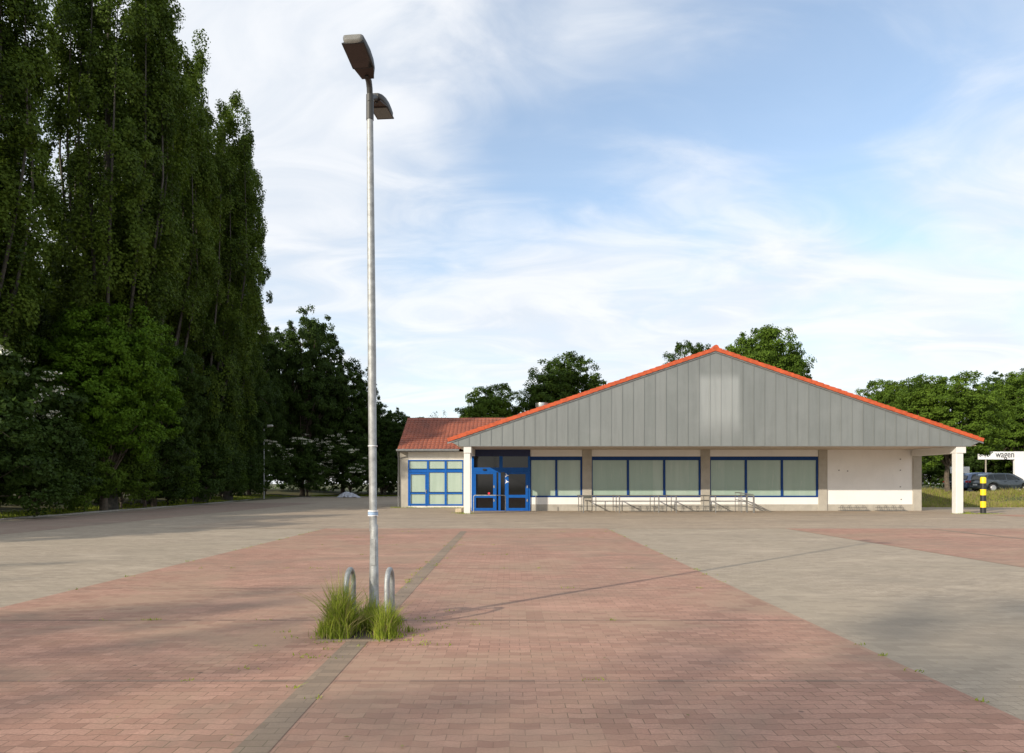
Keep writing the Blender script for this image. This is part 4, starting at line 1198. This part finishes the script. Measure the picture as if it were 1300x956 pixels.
for (cx, cy, rx, ry, n, h0, h1) in [(-1.80, 7.25, .07, .12, 1700, .38, .78), (-1.70, 7.20, .05, .10, 700, .32, .62), (-1.90, 7.3, .08, .12, 700, .14, .32), (-1.50, 7.45, .07, .10, 800, .28, .50), (-1.29, 7.15, .05, .10, 1000, .24, .50), (-1.38, 7.3, .06, .1, 500, .15, .32),
                                   (-1.35, 7.65, .07, .10, 700, .12, .30), (-1.55, 7.1, .14, .06, 350, .05, .16), (-1.6, 7.7, .15, .15, 600, .15, .35), (-1.08, 7.35, .035, .03, 90, .04, .12), (-1.8, 7.02, .12, .03, 250, .04, .12), (-1.2, 7.05, .05, .03, 120, .04, .1)]:
    P, h = pitgrass(cx, cy, rx, ry, n, h0, h1)
    keep = (np.abs(P[:, 0]+1.5) < .62)
    keep &= (rng.rand(len(P)) < .62) & ~((np.abs(P[:, 0]+1.53) < .10) & (P[:, 1] < 7.35) & (rng.rand(len(P)) < .85))
    P, h = P[keep], h[keep]
    st_ = rng.rand(len(P)) < .30
    V, F = blades(P[~st_], h[~st_], .009, rng, .42); VV.append(V); FF.append(F+nb); nb += len(V)
    V, F = blades(P[st_], h[st_]*.9, .005, rng, .5); VS.append(V); FS.append(F+ns); ns += len(V)
tuft = fast_mesh('tall_grass', np.concatenate(VV), np.concatenate(FF), M['blade'], smooth=True)
tag(tuft, 'overgrown tuft of tall green grass round the foreground lamp post', 'grass', kind='stuff')
dry = fast_mesh('dry_grass', np.concatenate(VS), np.concatenate(FS), M['straw'], smooth=True)
tag(dry, 'straw coloured dry blades mixed into the grass round the foreground lamp post', 'grass', kind='stuff')

def scatter_grass(name, x0, x1, y0, y1, n, h0, h1, w, mat, label, zf=ground_z, cond=None, lean=.35):
    x = rng.uniform(x0, x1, n); y = rng.uniform(y0, y1, n)
    if cond is not None:
        k = cond(x, y); x, y = x[k], y[k]
    P = np.stack([x, y, zf(x, y)-.01], 1)
    pat = .6+.4*np.sin(x*.9+np.sin(y*.7)*2)*np.sin(y*1.1+1)
    V, F = blades(P, rng.uniform(h0, h1, len(x))*pat, w, rng, lean, 2)
    return tag(fast_mesh(name, V, F, mat), label, 'grass', kind='stuff')
scatter_grass('meadow_grass', 25.0, 60, 46.1, 56, 42000, .14, .55, .03, M['blade'], 'uneven green meadow grass on the bank below the parked cars', cond=lambda x, y: ~((x > 33) & (y > 52.6)))
scatter_grass('dry_meadow_grass', 25.0, 60, 46.0, 54, 52000, .2, .62, .022, M['straw'], 'brownish seed stalks among the grass on the bank', cond=lambda x, y: ~((x > 33) & (y > 52.4)))
ex = np.array([e[0] for e in EDGE]); ey = np.array([e[1] for e in EDGE])
def left_of_edge(x, y): return (x < np.interp(y, ey, ex)-.1) & (y < 79)
scatter_grass('verge_grass', -28, -20.5, 10, 79, 42000, .12, .38, .035, M['blade'], 'narrow green grass verge under the shrubs on the left', cond=lambda x, y: left_of_edge(x, y) & (x > np.interp(y, ey, ex)-3))
scatter_grass('verge_grass', -24, -6, 81.8, 86, 14000, .12, .4, .035, M['blade'], 'grass verge at the far end of the car park', cond=lambda x, y: y > 82.2)
# weeds in joints: along walls, columns, bollard
def weeds(name, spots, label):
    V_ = []; F_ = []; nb_ = 0
    for cx, cy, rx, ry, n, h in spots:
        P = np.stack([cx+rng.normal(0, rx, n), cy+rng.normal(0, ry, n), np.full(n, 0.0)], 1)
        V, F = blades(P, rng.uniform(.3, 1, n)*h, .012, rng, .8, 2); V_.append(V); F_.append(F+nb_); nb_ += len(V)
    tag(fast_mesh(name, np.concatenate(V_), np.concatenate(F_), M['blade']), label, 'weeds', kind='stuff')
wr_ = random.Random(4)
WS = [(wr_.uniform(-6, 3.3), wr_.choice(ycr)+.03) for _ in range(60)] + [(-1.65+wr_.choice((0, .22)), wr_.uniform(4.5, 20)) for _ in range(30)] + [(wr_.choice((-6.56, 3.46)), wr_.uniform(4.5, 24)) for _ in range(40)] + [(wr_.gauss(-1.4, .5), wr_.gauss(7.2, .5)) for _ in range(40)]
weeds('weeds', [(-2.3, 36.0, .3, .08, 260, .10), (-2.6, 37.4, .25, .15, 260, .10), (24.0, 36.0, .35, .08, 260, .10), (25.0, 35.95, .45, .08, 300, .09), (25.2, 36.2, .5, .1, 200, .05), (24.35, 36.3, .1, .05, 80, .22),
                *[(x_, y_, .05, .02, 9, .045) for x_, y_ in WS], (-6.5, 45.15, .25, .1, 200, .12), (-5.2, 45.1, .8, .08, 600, .08), (-3.9, 45.1, .7, .08, 500, .10), (-7.5, 45.1, .2, .1, 200, .15)], 'small weeds growing in paving joints at the columns and the annexe wall')
# a few leaves and scraps on the paving
nl = 420
x = rng.uniform(-14, 12, nl); y = 4+rng.uniform(0, 1, nl)**1.5*24
V, F = leaf_quads(np.stack([x, y, np.full(nl, .02)], 1), .035, rng)
V[:, 2] = .018+np.abs(V[:, 2]-.02)*.25
tag(fast_mesh('fallen_leaves', V, F, M['straw']), 'scattered dry leaves and scraps on the paving', 'leaves', kind='stuff')

# ------------------------------------------------------------------ world: sky with thin cirrus
SUN_EL, SUN_DX, SUN_DY = R(21), .725, .69
world = bpy.data.worlds.new('World'); scene.world = world; world.use_nodes = True
nt = world.node_tree; nt.nodes.clear()
W = NT.__new__(NT); W.t = nt; W.n = nt.nodes; W.l = nt.links
out = nt.nodes.new('ShaderNodeOutputWorld'); bg = nt.nodes.new('ShaderNodeBackground'); bg.inputs[1].default_value = .10
sky = nt.nodes.new('ShaderNodeTexSky'); sky.sky_type = 'NISHITA'; sky.sun_disc = False
sky.sun_elevation = SUN_EL; sky.sun_rotation = math.atan2(-SUN_DX, -SUN_DY) % (2*math.pi)
sky.air_density = 1.0; sky.dust_density = .6; sky.ozone_density = 1.5
gen = nt.nodes.new('ShaderNodeTexCoord').outputs['Generated']
nrm = W.node('ShaderNodeVectorMath', operation='NORMALIZE'); W.link(gen, nrm.inputs[0]); D = nrm.outputs[0]
sp = W.node('ShaderNodeSeparateXYZ'); W.link(D, sp.inputs[0])
zz = W.math('ADD', W.math('MAXIMUM', sp.outputs[2], 0.0), .22)
px_ = W.math('DIVIDE', sp.outputs[0], zz); py_ = W.math('DIVIDE', sp.outputs[1], zz)
cmb = W.node('ShaderNodeCombineXYZ'); W.link(px_, cmb.inputs[0]); W.link(py_, cmb.inputs[1])
P2 = cmb.outputs[0]
mp_ = W.node('ShaderNodeMapping'); mp_.inputs['Rotation'].default_value = (0, 0, R(38)); mp_.inputs['Scale'].default_value = (.9, 1.35, 1); W.link(P2, mp_.inputs[0])
n1 = W.noise(mp_.outputs[0], 1.0, 6, .48, .8)
n2 = W.noise(P2, .7, 5, .55, .4)
mp2 = W.node('ShaderNodeMapping'); mp2.inputs['Rotation'].default_value = (0, 0, R(-24)); mp2.inputs['Scale'].default_value = (1.0, 1.7, 1); W.link(P2, mp2.inputs[0])
n3 = W.noise(mp2.outputs[0], 2.4, 8, .56, 1.3)
dens = W.math('ADD', W.math('ADD', W.math('MULTIPLY', n1, .55), W.math('MULTIPLY', n2, .33)), W.math('MULTIPLY', n3, .26))
def blob(pxl, pyl, size, amp, sx=1.0):
    """clear or dense area of sky around a direction"""
    global dens
    d = Vector((pxl-647, 867, 614-pyl)).normalized()
    v = W.node('ShaderNodeVectorMath', operation='SUBTRACT'); W.link(D, v.inputs[0]); v.inputs[1].default_value = d
    v2 = W.node('ShaderNodeVectorMath', operation='MULTIPLY'); W.link(v.outputs[0], v2.inputs[0]); v2.inputs[1].default_value = (1/sx, 1, 1)
    ln = W.node('ShaderNodeVectorMath', operation='LENGTH'); W.link(v2.outputs[0], ln.inputs[0])
    dens = W.math('ADD', dens, W.ramp(ln.outputs['Value'], 0, size, amp, 0))
blob(900, 150, .34, -.13, 1.7); blob(1010, 110, .15, -.10, 1.5); blob(690, 240, .15, -.10, 1.3); blob(535, 345, .09, -.13, 1.8); blob(1230, 90, .25, -.06, 1.0); blob(1150, 190, .2, -.05, 1.5); blob(620, 60, .12, -.04, 1.0)
blob(380, 200, .35, .10, .9); blob(850, 310, .2, .10, 2.0); blob(430, 540, .3, -.03, 1.5); blob(1200, 330, .3, .05, 1); blob(700, 395, .12, .08, 3); blob(780, 20, .2, .05, 3)
cl = W.ramp(dens, .375, .66)
# thicker veil towards the horizon
hz = W.ramp(sp.outputs[2], .02, .40, .55, 0)
cl2 = W.math('SUBTRACT', 1.0, W.math('MULTIPLY', W.math('SUBTRACT', 1.0, cl), W.math('SUBTRACT', 1.0, hz)))
cc = W.mix(W.ramp(n3, .3, .7), (7.6, 8.1, 8.8), (9.2, 9.35, 9.6))
skyc = W.mix(1.0, sky.outputs[0], (2.35, 2.3, 2.2), 'MULTIPLY')
col = W.mix(W.math('ADD', W.math('MULTIPLY', cl2, .78), .17), skyc, cc)
W.link(col, bg.inputs[0]); W.link(bg.outputs[0], out.inputs[0])

sun = bpy.data.lights.new('sun', 'SUN'); sun.energy = 4.5; sun.angle = R(.7); sun.color = (1.0, .90, .75)
so = bpy.data.objects.new('sun', sun); COL.objects.link(so)
L = Vector((SUN_DX*math.cos(SUN_EL), SUN_DY*math.cos(SUN_EL), -math.sin(SUN_EL)))
so.rotation_euler = L.to_track_quat('-Z', 'Y').to_euler(); so.location = (-30, -30, 40)

# ------------------------------------------------------------------ camera
cam = bpy.data.cameras.new('camera'); co = bpy.data.objects.new('camera', cam); COL.objects.link(co)
co.location = (0, 0, 1.6); co.rotation_euler = (R(90), 0, 0)
cam.sensor_width = 36; cam.lens = 36*867/1300; cam.sensor_fit = 'HORIZONTAL'
cam.shift_x = 3/1300; cam.shift_y = 136/1300
cam.clip_start = .1; cam.clip_end = 5000
scene.camera = co

scene.view_settings.view_transform = 'Standard'; scene.view_settings.look = 'None'
scene.view_settings.exposure = 0.12; scene.view_settings.gamma = 1; scene.view_settings.use_curve_mapping = False
scene.render.engine = 'CYCLES'
scene.cycles.max_bounces = 6; scene.cycles.diffuse_bounces = 3; scene.cycles.transmission_bounces = 3; scene.cycles.transparent_max_bounces = 4
scene.cycles.use_denoising = True
